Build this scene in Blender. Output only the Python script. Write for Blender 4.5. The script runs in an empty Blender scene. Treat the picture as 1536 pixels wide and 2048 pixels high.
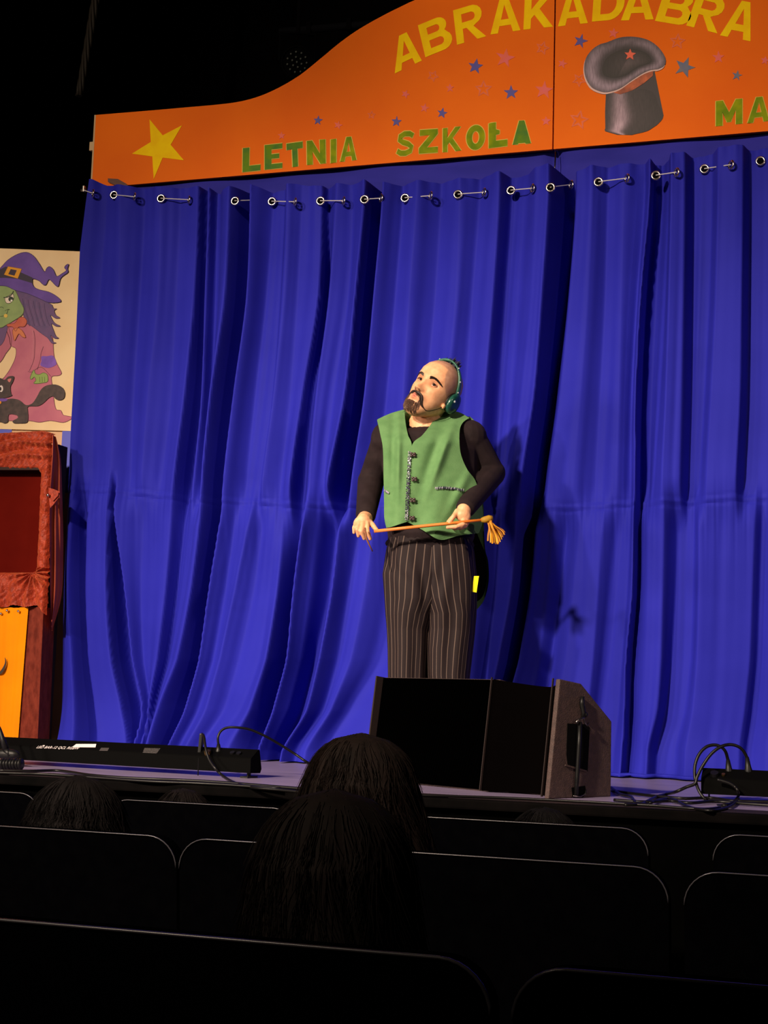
import bpy, bmesh, math, random
import numpy as np
from mathutils import Vector, Matrix
from mathutils.geometry import tessellate_polygon
random.seed(7); rng = np.random.default_rng(7)
scene = bpy.context.scene
COL = scene.collection

# ---------------------------------------------------------------- camera
F = 2920.0
def unit(v):
    v = np.array(v, float); return v/np.linalg.norm(v)
_z = unit((706, 23624, -F)); _x = unit((9268, 88, F)); _x = unit(_x-_z*_x.dot(_z)); _y = np.cross(_z, _x)
CAMR = np.array([_x, _y, _z]); CAMP = np.array([0, 0, 1.21])
cam_data = bpy.data.cameras.new('camera'); cam = bpy.data.objects.new('camera', cam_data); COL.objects.link(cam)
cam_data.sensor_fit = 'HORIZONTAL'; cam_data.sensor_width = 36.0; cam_data.lens = F/1536*36.0
cam_data.clip_start = 0.05; cam_data.clip_end = 100
cam.matrix_world = Matrix.Translation(CAMP.tolist()) @ Matrix(CAMR.tolist()).to_4x4()
scene.camera = cam

# ---------------------------------------------------------------- light
world = bpy.data.worlds.new('world'); scene.world = world; world.use_nodes = True
world.node_tree.nodes['Background'].inputs[0].default_value = (0.5, 0.6, 1.0, 1)
world.node_tree.nodes['Background'].inputs[1].default_value = 0.0005
def spot(name, loc, target, power, color, size_deg, blend, radius):
    l = bpy.data.lights.new(name, 'SPOT'); l.energy = power; l.color = color
    l.spot_size = math.radians(size_deg); l.spot_blend = blend; l.shadow_soft_size = radius
    o = bpy.data.objects.new(name, l); COL.objects.link(o); o.location = loc
    o.rotation_euler = (Vector(target)-Vector(loc)).to_track_quat('-Z', 'Y').to_euler()
    return o
spot('stage_spotlight', (-5.6, -2.2, 5.2), (-3.6, 6.0, 1.2), 2100, (1.0, 0.80, 0.60), 46, 1.0, 0.15)
spot('stage_spotlight.001', (-3.5, -2.2, 5.2), (-0.9, 6.0, 0.8), 4500, (1.0, 0.80, 0.62), 46, 1.0, 0.18)
spot('stage_spotlight.002', (-6.4, 0.4, 3.0), (-0.6, 6.0, 0.8), 900, (1.0, 0.80, 0.66), 42, 1.0, 0.45)
spot('stage_spotlight.003', (4.2, 0.8, 3.4), (-0.8, 6.0, 1.2), 330, (1.0, 0.74, 0.66), 46, 1.0, 0.10)
spot('added_header_fill', (-3.4, -2.2, 5.4), (-2.7, 6.1, 4.85), 850, (1.0, 0.78, 0.56), 25, 1.0, 0.10)  # unseen fill lamp added to brighten the left of the header board
spot('added_header_fill.001', (-1.4, -2.2, 5.4), (-0.7, 6.1, 5.0), 1350, (1.0, 0.78, 0.56), 26, 1.0, 0.10)  # second added fill lamp, for the middle and right of the header
scene.view_settings.view_transform = 'Standard'; scene.view_settings.look = 'None'
scene.view_settings.gamma = 1.0; scene.view_settings.exposure = 0.0
scene.view_settings.use_curve_mapping = False

# ---------------------------------------------------------------- helpers
ST = 0.9                     # stage floor height
YC = 6.03                    # plane of the curtain
YB = 6.14                    # plane of the painted header board
def ray(px, py): return CAMR @ np.array([(px-768)/F, -(py-1024)/F, -1.0])
def on_z(px, py, z):
    d = ray(px, py); return CAMP+d*((z-CAMP[2])/d[2])
def on_y(px, py, Y):
    d = ray(px, py); return CAMP+d*(Y/d[1])
def on_y_arr(px, py, Y):
    d = np.stack([(px-768)/F, -(py-1024)/F, -np.ones_like(px)], -1) @ CAMR.T
    return CAMP+d*(Y/d[..., 1])[..., None]
def proj(P):
    v = CAMR.T @ (np.array(P)-CAMP); return 768-F*v[0]/v[2], 1024+F*v[1]/v[2]
def srgb(r, g, b):
    f = lambda c: (c/255/12.92) if c/255 <= 0.04045 else ((c/255+0.055)/1.055)**2.4
    return (f(r), f(g), f(b), 1)

MATS = {}
def mat(name, col, rough=0.6, metal=0.0, col2=None, scale=8.0, bump=0.0, bscale=60.0, stretch=(1, 1, 1),
        spec=0.5, sheen=0.0, attr=None, detail=3.0, sheen_tint=None):
    if name in MATS: return MATS[name]
    m = bpy.data.materials.new(name); m.use_nodes = True; nt = m.node_tree; b = nt.nodes['Principled BSDF']
    b.inputs['Base Color'].default_value = col; b.inputs['Roughness'].default_value = rough
    b.inputs['Metallic'].default_value = metal; b.inputs['Specular IOR Level'].default_value = spec
    if sheen:
        b.inputs['Sheen Weight'].default_value = sheen
        b.inputs['Sheen Tint'].default_value = sheen_tint or col
        b.inputs['Sheen Roughness'].default_value = 0.45
    tc = nt.nodes.new('ShaderNodeTexCoord'); mp = nt.nodes.new('ShaderNodeMapping')
    mp.inputs['Scale'].default_value = stretch; nt.links.new(tc.outputs['Object'], mp.inputs['Vector'])
    if attr:
        a = nt.nodes.new('ShaderNodeAttribute'); a.attribute_name = attr
        src = a.outputs['Color']
        if col2:
            n = nt.nodes.new('ShaderNodeTexNoise'); n.inputs['Scale'].default_value = scale; n.inputs['Detail'].default_value = detail
            nt.links.new(mp.outputs[0], n.inputs['Vector'])
            mx = nt.nodes.new('ShaderNodeMix'); mx.data_type = 'RGBA'; mx.blend_type = 'MULTIPLY'; mx.inputs[0].default_value = 1
            cr = nt.nodes.new('ShaderNodeValToRGB'); cr.color_ramp.elements[0].color = col2; cr.color_ramp.elements[1].color = (1, 1, 1, 1)
            cr.color_ramp.elements[0].position = 0.3; cr.color_ramp.elements[1].position = 0.65
            nt.links.new(n.outputs[0], cr.inputs[0]); nt.links.new(src, mx.inputs[6]); nt.links.new(cr.outputs[0], mx.inputs[7]); src = mx.outputs[2]
        nt.links.new(src, b.inputs['Base Color'])
    elif col2:
        n = nt.nodes.new('ShaderNodeTexNoise'); n.inputs['Scale'].default_value = scale; n.inputs['Detail'].default_value = detail
        nt.links.new(mp.outputs[0], n.inputs['Vector'])
        cr = nt.nodes.new('ShaderNodeValToRGB'); cr.color_ramp.elements[0].color = col; cr.color_ramp.elements[1].color = col2
        cr.color_ramp.elements[0].position = 0.35; cr.color_ramp.elements[1].position = 0.68
        nt.links.new(n.outputs[0], cr.inputs[0]); nt.links.new(cr.outputs[0], b.inputs['Base Color'])
    if bump:
        n2 = nt.nodes.new('ShaderNodeTexNoise'); n2.inputs['Scale'].default_value = bscale; n2.inputs['Detail'].default_value = 4
        nt.links.new(mp.outputs[0], n2.inputs['Vector'])
        bp = nt.nodes.new('ShaderNodeBump'); bp.inputs['Strength'].default_value = bump; bp.inputs['Distance'].default_value = 0.01
        nt.links.new(n2.outputs[0], bp.inputs['Height']); nt.links.new(bp.outputs[0], b.inputs['Normal'])
    MATS[name] = m; return m

WM = {}
def put(o, **kw):
    for k, v in kw.items():
        if v: o[k] = v
def empty(name, loc, rz=0.0, label=None, cat=None, group=None):
    o = bpy.data.objects.new(name, None); COL.objects.link(o)
    o.location = tuple(float(c) for c in loc); o.rotation_euler = (0, 0, rz); o.empty_display_size = 0.1
    WM[o] = Matrix.Translation([float(c) for c in loc]) @ Matrix.Rotation(rz, 4, 'Z')
    put(o, label=label, category=cat, group=group); return o
def mk(name, V, Fc, m, parent=None, smooth=False, origin=None, **props):
    """world-space vertices -> one mesh object (part of `parent` if given)"""
    V = np.asarray(V, float)
    if parent is not None:
        Mw = WM[parent]
    else:
        if origin is None: origin = ((V[:, 0].min()+V[:, 0].max())/2, (V[:, 1].min()+V[:, 1].max())/2, V[:, 2].min())
        Mw = Matrix.Translation([float(c) for c in origin])
    Mi = np.array(Mw.inverted()); L = V @ Mi[:3, :3].T + Mi[:3, 3]
    me = bpy.data.meshes.new(name)
    if isinstance(Fc, np.ndarray) and Fc.ndim == 2:
        n, k = Fc.shape
        me.vertices.add(len(L)); me.vertices.foreach_set('co', L.astype(np.float32).ravel())
        me.loops.add(n*k); me.loops.foreach_set('vertex_index', Fc.astype(np.int32).ravel())
        me.polygons.add(n); me.polygons.foreach_set('loop_start', np.arange(0, n*k, k, dtype=np.int32))
        me.update(calc_edges=True); me.validate()
    else:
        me.from_pydata(L.tolist(), [], [list(map(int, f)) for f in Fc]); me.update()
    if smooth: me.polygons.foreach_set('use_smooth', [True]*len(me.polygons))
    if m is not None: me.materials.append(m)
    o = bpy.data.objects.new(name, me); COL.objects.link(o)
    if parent is not None: o.parent = parent; WM[o] = Mw
    else: o.matrix_world = Mw; WM[o] = Mw
    put(o, **props); return o
def inst(name, me, Mworld, parent=None, **props):
    o = bpy.data.objects.new(name, me); COL.objects.link(o)
    if parent is not None:
        o.parent = parent; o.matrix_local = WM[parent].inverted() @ Mworld
    else: o.matrix_world = Mworld
    WM[o] = Mworld; put(o, **props); return o
class MB:
    def __init__(s): s.v = []; s.f = []
    def add(s, V, Fc):
        n = len(s.v); s.v += [tuple(map(float, p)) for p in V]; s.f += [tuple(int(i)+n for i in f) for f in Fc]
    def box(s, c, size, rz=0, rx=0, ry=0, bev=0.0):
        bm = bmesh.new(); bmesh.ops.create_cube(bm, size=1)
        for v in bm.verts: v.co = Vector((v.co.x*size[0], v.co.y*size[1], v.co.z*size[2]))
        if bev: bmesh.ops.bevel(bm, geom=bm.edges[:], offset=bev, segments=2, profile=0.7, affect='EDGES')
        R = Matrix.Rotation(rz, 3, 'Z') @ Matrix.Rotation(ry, 3, 'Y') @ Matrix.Rotation(rx, 3, 'X')
        bm.verts.ensure_lookup_table()
        s.add([R @ v.co+Vector([float(q) for q in c]) for v in bm.verts], [[v.index for v in f.verts] for f in bm.faces]); bm.free(); return s
    def tube(s, pts, r, n=8, caps=True):
        pts = [Vector([float(c) for c in p]) for p in pts]; N = len(pts)
        rr = r if hasattr(r, '__len__') else [r]*N
        V = []; Fc = []; t0 = (pts[1]-pts[0]).normalized(); up = Vector((0, 0, 1)) if abs(t0.z) < 0.9 else Vector((1, 0, 0))
        u = t0.cross(up).normalized()
        for i in range(N):
            t = (pts[min(i+1, N-1)]-pts[max(i-1, 0)]).normalized()
            u = (u-t*u.dot(t)).normalized(); w = t.cross(u)
            for k in range(n):
                a = 2*math.pi*k/n; V.append(pts[i]+(u*math.cos(a)+w*math.sin(a))*rr[i])
        for i in range(N-1):
            for k in range(n):
                Fc.append((i*n+k, i*n+(k+1) % n, (i+1)*n+(k+1) % n, (i+1)*n+k))
        if caps: Fc.append(tuple(range(n))[::-1]); Fc.append(tuple(range((N-1)*n, N*n)))
        s.add(V, Fc); return s
    def loft(s, rings, caps=True):
        n = len(rings[0]); V = [p for r in rings for p in r]; Fc = []
        for i in range(len(rings)-1):
            for k in range(n): Fc.append((i*n+k, i*n+(k+1) % n, (i+1)*n+(k+1) % n, (i+1)*n+k))
        if caps: Fc.append(tuple(range(n))[::-1]); Fc.append(tuple(range((len(rings)-1)*n, len(rings)*n)))
        s.add(V, Fc); return s
    def ell(s, c, r, R=None, nu=16, nv=10):
        c = np.array(c, float); r = np.array(r if hasattr(r, '__len__') else (r, r, r), float); V = [c+np.array([0, 0, r[2]]) if R is None else c+R@np.array([0, 0, r[2]])]
        for i in range(1, nv):
            t = math.pi*i/nv
            for k in range(nu):
                a = 2*math.pi*k/nu; q = np.array([math.sin(t)*math.cos(a), math.sin(t)*math.sin(a), math.cos(t)])*r
                V.append(c+(q if R is None else R@q))
        q = np.array([0, 0, -r[2]]); V.append(c+(q if R is None else R@q)); Fc = []
        for k in range(nu): Fc.append((0, 1+k, 1+(k+1) % nu))
        for i in range(nv-2):
            for k in range(nu):
                a = 1+i*nu; b = a+nu; Fc.append((a+k, b+k, b+(k+1) % nu, a+(k+1) % nu))
        a = 1+(nv-2)*nu; L = len(V)-1
        for k in range(nu): Fc.append((L, a+(k+1) % nu, a+k))
        s.add(V, Fc); return s
    def cap(s, p0, p1, r0, r1, n=14, flat=None):
        """tapered capsule; flat=(vector, factor) squeezes its section along a direction"""
        p0 = np.array(p0, float); p1 = np.array(p1, float); t = unit(p1-p0)
        u = np.cross(t, (0, 0, 1) if abs(t[2]) < 0.9 else (1, 0, 0)); u = unit(u); w = np.cross(t, u)
        rings = []
        def ring(c, r):
            pts = []
            for k in range(n):
                a = 2*math.pi*k/n; q = (u*math.cos(a)+w*math.sin(a))*max(r, 1e-5)
                if flat is not None: q = q-np.array(flat[0])*q.dot(flat[0])*(1-flat[1])
                pts.append(c+q)
            rings.append(pts)
        for j in range(5):
            a = math.pi/2*(1-j/4); ring(p0-t*r0*math.sin(a), r0*math.cos(a))
        for j in range(1, 5):
            a = math.pi/2*j/4; ring(p1+t*r1*math.sin(a), r1*math.cos(a))
        s.loft(rings); return s
    def go(s, name, m, parent=None, smooth=False, **k): return mk(name, s.v, s.f, m, parent, smooth, **k)

def remeshed(mb, voxel, smooth_it=2, factor=0.5):
    me = bpy.data.meshes.new('tmp'); me.from_pydata(mb.v, [], mb.f); me.update()
    o = bpy.data.objects.new('tmp', me); COL.objects.link(o)
    md = o.modifiers.new('r', 'REMESH'); md.mode = 'VOXEL'; md.voxel_size = voxel
    if smooth_it:
        sm = o.modifiers.new('s', 'SMOOTH'); sm.iterations = smooth_it; sm.factor = factor
    dg = bpy.context.evaluated_depsgraph_get(); ev = o.evaluated_get(dg); m2 = ev.to_mesh()
    V = np.empty(len(m2.vertices)*3, np.float32); m2.vertices.foreach_get('co', V); V = V.reshape(-1, 3).astype(float)
    m2.calc_loop_triangles(); n = len(m2.polygons)
    tot = np.empty(n, np.int32); m2.polygons.foreach_get('loop_total', tot)
    if (tot == 4).all():
        Fc = np.empty(n*4, np.int32); m2.loops.foreach_get('vertex_index', Fc); Fc = Fc.reshape(-1, 4)
    else:
        Fc = [tuple(p.vertices) for p in m2.polygons]
    ev.to_mesh_clear(); bpy.data.objects.remove(o); bpy.data.meshes.remove(me)
    return V, Fc
def vcol(o, cols, name='tone'):
    a = o.data.color_attributes.new(name, 'FLOAT_COLOR', 'POINT')
    c = np.ones((len(cols), 4), np.float32); c[:, :3] = cols; a.data.foreach_set('color', c.ravel())
def catmull(P, n=8, closed=False):
    P = [np.array(p, float) for p in P]; N = len(P); out = []
    segs = N if closed else N-1
    for i in range(segs):
        if closed: a, b, c, d = P[(i-1) % N], P[i], P[(i+1) % N], P[(i+2) % N]
        else: a, b, c, d = P[max(i-1, 0)], P[i], P[i+1], P[min(i+2, N-1)]
        for k in range(n):
            t = k/n; out.append(0.5*((2*b)+(c-a)*t+(2*a-5*b+4*c-d)*t*t+(3*b-a-3*c+d)*t**3))
    if not closed: out.append(P[-1])
    return out
def grid_faces(nr, nc):
    i = np.arange(nr-1)[:, None]*nc+np.arange(nc-1)[None, :]; i = i.ravel()
    return np.stack([i, i+nc, i+nc+1, i+1], 1)
def flat_paint(loops, Y, lift, thick=0.0012):
    """filled outline given on the plane y=Y (photo pixels -> real metres on that plane), a skin of paint with its own thickness"""
    P = [[Vector(on_y(x, y, Y-lift).tolist()) for x, y in lp] for lp in loops]
    tess = tessellate_polygon([[Vector((p.x, p.z, 0)) for p in lp] for lp in P])
    pts = [p for lp in P for p in lp]; n = len(pts)
    V = [tuple(p) for p in pts]+[(p.x, p.y+thick, p.z) for p in pts]; Fc = []
    for t in tess:
        a, b, c = [pts[i] for i in t]
        cr = (b.x-a.x)*(c.z-a.z)-(b.z-a.z)*(c.x-a.x)
        t = tuple(t) if cr > 0 else tuple(t)[::-1]
        Fc.append(t)
    s = 0
    for lp in P:
        k = len(lp)
        for i in range(k): Fc.append((s+i, s+(i+1) % k, n+s+(i+1) % k, n+s+i))
        s += k
    return V, Fc
def paint(name, loops, Y, lift, m, parent, **kw):
    V, Fc = flat_paint(loops, Y, lift); return mk(name, V, Fc, m, parent, **kw)
def stroke(P, w, closed=False):
    """outline of a brush stroke of width w along P"""
    P = [np.array(p, float) for p in P]; N = len(P); ww = w if hasattr(w, '__len__') else [w]*N
    L, R = [], []
    for i in range(N):
        a = P[max(i-1, 0)] if not closed else P[i-1]; b = P[min(i+1, N-1)] if not closed else P[(i+1) % N]
        t = unit(b-a); nn = np.array([-t[1], t[0]])*ww[i]/2; L.append(P[i]+nn); R.append(P[i]-nn)
    if closed: return [L, R[::-1]]
    return [L+R[::-1]]
def star_pts(cx, cy, r, rot=0, inner=0.42, n=5):
    return [(cx+(r if k % 2 == 0 else r*inner)*math.sin(rot+k*math.pi/n), cy-(r if k % 2 == 0 else r*inner)*math.cos(rot+k*math.pi/n)) for k in range(2*n)]
def circ(cx, cy, r, n=16, ry=None): return [(cx+r*math.cos(2*math.pi*k/n), cy+(ry or r)*math.sin(2*math.pi*k/n)) for k in range(n)]
def cable(pts, r=0.004, n=6, sm=6): return MB().tube(catmull(pts, sm), r, n)

# ---------------------------------------------------------------- materials
M_black = mat('black_paint', srgb(14, 14, 16), 0.8, col2=srgb(20, 19, 20), scale=3, spec=0.2)
M_void = mat('black_cloth_wall', srgb(9, 9, 11), 1.0, col2=srgb(13, 12, 14), scale=2, spec=0.0)
M_stage = mat('stage_vinyl', srgb(142, 128, 158), 0.33, col2=srgb(118, 106, 138), scale=5, stretch=(1, 12, 1), bump=0.12, bscale=40)
M_riser = mat('stage_edge_black', srgb(2, 2, 2), 0.9, col2=srgb(3, 3, 3), scale=6, spec=0.0)
M_blue = mat('blue_curtain_cloth', srgb(37, 39, 156), 0.62, col2=srgb(41, 43, 165), scale=3, bump=0.10, bscale=900, spec=0.06, sheen=0.06, sheen_tint=srgb(50, 50, 190))
M_valance = mat('dark_blue_cloth', srgb(44, 44, 142), 0.7, col2=srgb(52, 50, 158), scale=2.5, stretch=(1, 1, 4), spec=0.05)
M_chrome = mat('nickel', srgb(215, 205, 200), 0.22, 1.0)
M_wire = mat('white_cord', srgb(200, 195, 200), 0.5)
M_orange = mat('orange_board_paint', srgb(240, 112, 2), 0.6, col2=srgb(232, 102, 1), scale=2.2, bump=0.06, bscale=20, spec=0.12, detail=5)
M_edge = mat('raw_board_edge', srgb(200, 170, 130), 0.8)
M_yellow = mat('yellow_letter_paint', srgb(255, 216, 0), 0.6, col2=srgb(248, 198, 0), scale=14, detail=6, spec=.08)
M_bstar = mat('blue_star_paint', srgb(62, 62, 160), 0.6, col2=srgb(84, 66, 140), scale=40)
M_gstar = mat('grey_blue_star_paint', srgb(84, 96, 134), 0.6, col2=srgb(112, 104, 110), scale=40)
M_pstar = mat('pink_star_paint', srgb(222, 90, 92), 0.6, col2=srgb(226, 92, 52), scale=30)
M_fstar = mat('faded_star_paint', srgb(226, 100, 52), 0.6, col2=srgb(216, 92, 26), scale=22)
M_gl = mat('green_letter_paint', srgb(104, 134, 18), 0.65, col2=srgb(146, 156, 10), scale=18, detail=5, spec=.08)
M_gd = mat('dark_green_letter_paint', srgb(74, 120, 50), 0.65, col2=srgb(104, 138, 24), scale=18, detail=5, spec=.08)
M_go = mat('letter_rim_paint', srgb(206, 178, 44), 0.55)
M_plastic = mat('black_plastic', srgb(12, 12, 13), 0.45, spec=0.3)
M_rubber = mat('cable_rubber', srgb(10, 9, 10), 0.4, spec=0.28)
M_steel = mat('steel', srgb(150, 145, 140), 0.3, 1.0)
M_print = mat('white_print', srgb(215, 205, 205), 0.6)
# ================================================================ setting
def struct(name, mb, m): return mb.go(name, m, kind='structure')
struct('floor', MB().box((-1.5, 1, -0.05), (13, 16.4, 0.1)), M_void)
struct('ceiling', MB().box((-1.5, 1, 7.05), (13, 16.4, 0.1)), M_void)
struct('wall_back', MB().box((-1.5, 9.15, 3.5), (13, 0.1, 7.1)), M_void)
struct('wall_front', MB().box((-1.5, -7.15, 3.5), (13, 0.1, 7.1)), M_void)
struct('wall_left', MB().box((-7.95, 1, 3.5), (0.1, 16.4, 7.1)), M_void)
struct('wall_right', MB().box((4.95, 1, 3.5), (0.1, 16.4, 7.1)), M_void)
struct('stage_floor', MB().box((-1.5, 6.71, ST-0.01), (12.7, 4.8, 0.02)), M_stage)
struct('stage_riser', MB().box((-1.5, 4.33, (ST-0.02)/2), (12.7, 0.04, ST-0.02)), M_riser)
struct('trim_1', MB().box((-1.5, 4.292, ST-0.012), (12.7, 0.03, 0.03), bev=0.006), mat('worn_stage_lip', srgb(8, 6, 6), 0.8, col2=srgb(2, 2, 2), scale=9, stretch=(1, 1, 1), spec=.03))
struct('trim_2', MB().box((-1.5, 4.375, ST+0.0015), (12.7, 0.13, 0.003)), mat('dark_edge_strip', srgb(44, 34, 36), .7, col2=srgb(30, 23, 25), scale=7, spec=.1))  # darker strip along the front of the stage floor
# ================================================================ header board
XS = on_y(1108, 150, YB)[0]; XL = on_y(188, 300, YB)[0]; ZB = on_y(650, 338, YB)[2]-0.0
ZB = 3.604*1.0+(ZB-ZB)
ZB = float(np.mean([on_y(187, 376, YB)[2], on_y(1107, 298, YB)[2], on_y(1536, 262, YB)[2]]))
top_px = [(190, 230), (300, 221), (380, 214), (436, 209), (480, 203), (520, 192), (560, 174), (600, 150), (640, 118), (680, 85), (720, 57), (768, 30), (800, 14), (830, 0), (900, -28), (1000, -52), (1108, -62)]
top_w = [tuple(on_y(x, y, YB)[[0, 2]]) for x, y in top_px]
top_w = [tuple(p) for p in catmull(top_w, 4)]
hb = empty('header_board', (XS, YB, ZB), 0, 'orange painted wooden header with yellow and green lettering above the blue curtain', 'sign')
def prism_xz(outline, y0, y1):
    n = len(outline); V = [(x, y0, z) for x, z in outline]+[(x, y1, z) for x, z in outline]
    tess = tessellate_polygon([[Vector((x, z, 0)) for x, z in outline]]); Fc = []
    for t in tess:
        a, b, c = [outline[i] for i in t]; cr = (b[0]-a[0])*(c[1]-a[1])-(b[1]-a[1])*(c[0]-a[0])
        t = tuple(t) if cr > 0 else tuple(t)[::-1]; Fc.append(t); Fc.append(tuple(i+n for i in t[::-1]))
    for i in range(n): Fc.append((i, (i+1) % n, n+(i+1) % n, n+i))
    return V, Fc
left_o = [(XL, ZB)]+[(x, z) for x, z in top_w[:-1]]+[(XS-0.003, top_w[-1][1]), (XS-0.003, ZB)]
V, Fc = prism_xz(left_o, YB, YB+0.018); mk('panel', V, Fc, M_orange, hb)
right_o = [(2*XS-x, z) for x, z in left_o][::-1]
V, Fc = prism_xz(right_o, YB, YB+0.018); mk('panel', V, Fc, M_orange, hb)
# bare edge strip on the panel's left end and the pale bracket sticking out of it
MB().box((XL-0.004, YB+0.009, (ZB+top_w[0][1])/2), (0.008, 0.02, top_w[0][1]-ZB)).go('edge_strip', M_edge, hb)
p = on_y(184, 292, YB); MB().box((p[0]-0.004, YB+0.01, p[2]), (0.022, 0.02, 0.045), bev=0.003).go('bracket', M_edge, hb, label='pale wooden bracket')

def arc(cx, cy, rx, ry, a0, a1, n=7):
    return [(cx+rx*math.cos(math.radians(a0+(a1-a0)*k/(n-1))), cy+ry*math.sin(math.radians(a0+(a1-a0)*k/(n-1)))) for k in range(n)]
G = {}
G['A'] = [[(0, 0), (.36, 1), (.64, 1), (1, 0), (.75, 0), (.69, .2), (.31, .2), (.25, 0)], [(.37, .38), (.63, .38), (.5, .80)]]
G['B'] = [[(0, 0), (0, 1), (.58, 1)]+arc(.62, .76, .30, .24, 80, -50)+arc(.66, .28, .34, .28, 50, -80)+[(.6, 0)],
          [(.25, .61), (.25, .82), (.55, .82)]+arc(.57, .715, .10, .105, 80, -80, 5)+[(.55, .61)],
          [(.25, .19), (.25, .43), (.58, .43)]+arc(.61, .31, .12, .12, 80, -80, 5)+[(.58, .19)]]
G['R'] = [[(0, 0), (0, 1), (.58, 1)]+arc(.62, .72, .32, .28, 80, -75)+[(.62, .40), (1, 0), (.70, 0), (.38, .40), (.25, .40), (.25, 0)],
          [(.25, .58), (.25, .82), (.56, .82)]+arc(.58, .70, .12, .12, 80, -80, 5)+[(.56, .58)]]
G['K'] = [[(0, 0), (0, 1), (.24, 1), (.24, .56), (.68, 1), (.98, 1), (.52, .56), (1, 0), (.70, 0), (.35, .40), (.24, .29), (.24, 0)]]
G['D'] = [[(0, 0), (0, 1), (.5, 1)]+arc(.5, .5, .5, .5, 80, -80, 11)+[(.5, 0)], [(.25, .19), (.25, .81), (.48, .81)]+arc(.48, .5, .27, .31, 80, -80, 9)+[(.48, .19)]]
G['L'] = [[(0, 0), (0, 1), (.36, 1), (.36, .24), (1, .24), (1, 0)]]
G['Ł'] = [[(0, 0), (0, .98), (.12, 1), (.38, 1), (.38, .72), (.58, .66), (.58, .52), (.38, .5), (.38, .26), (1, .26), (1, 0)]]
G['E'] = [[(0, 0), (0, 1), (1, 1), (1, .8), (.38, .8), (.38, .6), (.82, .6), (.82, .42), (.38, .42), (.38, .2), (1, .2), (1, 0)]]
G['T'] = [[(.34, 0), (.34, .74), (0, .74), (0, 1), (1, 1), (1, .74), (.66, .74), (.66, 0)]]
G['N'] = [[(0, 0), (0, 1), (.28, 1), (.7, .42), (.7, 1), (1, 1), (1, 0), (.72, 0), (.3, .55), (.3, 0)]]
G['I'] = [[(0, 0), (0, 1), (1, 1), (1, 0)]]
G['Z'] = [[(0, 0), (0, .22), (.6, .76), (.05, .76), (.05, 1), (1, 1), (1, .8), (.42, .24), (1, .24), (1, 0)]]
G['O'] = [arc(.5, .5, .5, .5, 0, 345, 24), arc(.5, .5, .2, .26, 0, 345, 20)]
G['M'] = [[(0, 0), (0, 1), (.26, 1), (.5, .5), (.76, 1), (1, 1), (1, 0), (.76, 0), (.76, .58), (.56, .12), (.42, .12), (.25, .55), (.25, 0)]]
G['S'] = stroke([(.93, .80), (.75, .90), (.45, .92), (.2, .82), (.16, .68), (.35, .57), (.65, .47), (.84, .34), (.78, .17), (.5, .09), (.22, .11), (.03, .22)], .22)
G['Δ'] = [[(0, 0), (.36, 1), (.64, 1), (1, 0), (.72, 0), (.68, .05), (.32, .05), (.28, 0)]]
def letter(ch, BL, BR, hv, m, rim=None, grow=0.0):
    BL = np.array(BL, float); BR = np.array(BR, float); hv = np.array(hv, float)
    f = lambda lp, g: [tuple(BL+(BR-BL)*x+hv*y) for x, y in lp]
    if rim:
        ctr = BL+(BR-BL)*.5+hv*.5
        base = f(G[ch][0], 0)
        rimloop = [tuple(ctr+(np.array(p)-ctr)*np.array([1.10, 1.08])) for p in base]
        o = paint('letter', [f(lp, 0) for lp in G[ch]], YB, 0.0016, m, hb)
        V, Fc = flat_paint([rimloop], YB, 0.0008); r = mk('letter_rim', V, Fc, rim, o)
    else:
        o = paint('letter', [f(lp, 0) for lp in G[ch]], YB, 0.0016, m, hb)
    return o
for a in [('A', (789.5, 147), (843.6, 121), (-11, -66)), ('B', (850.7, 114.6), (908.2, 91.1), (-15, -64)), ('R', (914, 89.8), (972.6, 72.4), (-8, -69)),
          ('A', (980.9, 69), (1040.8, 60.4), (-3, -69)), ('K', (1046.8, 59.4), (1106.0, 53.4), (3, -69)), ('A', (1115.6, 52.9), (1175.6, 46), (0, -69)),
          ('D', (1183.9, 43.2), (1247, 38), (4.6, -69)), ('A', (1241.8, 41), (1307, 38.6), (3, -69)), ('B', (1310, 41.6), (1376, 53), (20.6, -65)),
          ('R', (1372.5, 51), (1434.8, 66.8), (24, -67)), ('A', (1439.9, 70.7), (1501, 82.5), (22, -73.6))]:
    letter(*a, M_yellow)
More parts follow.
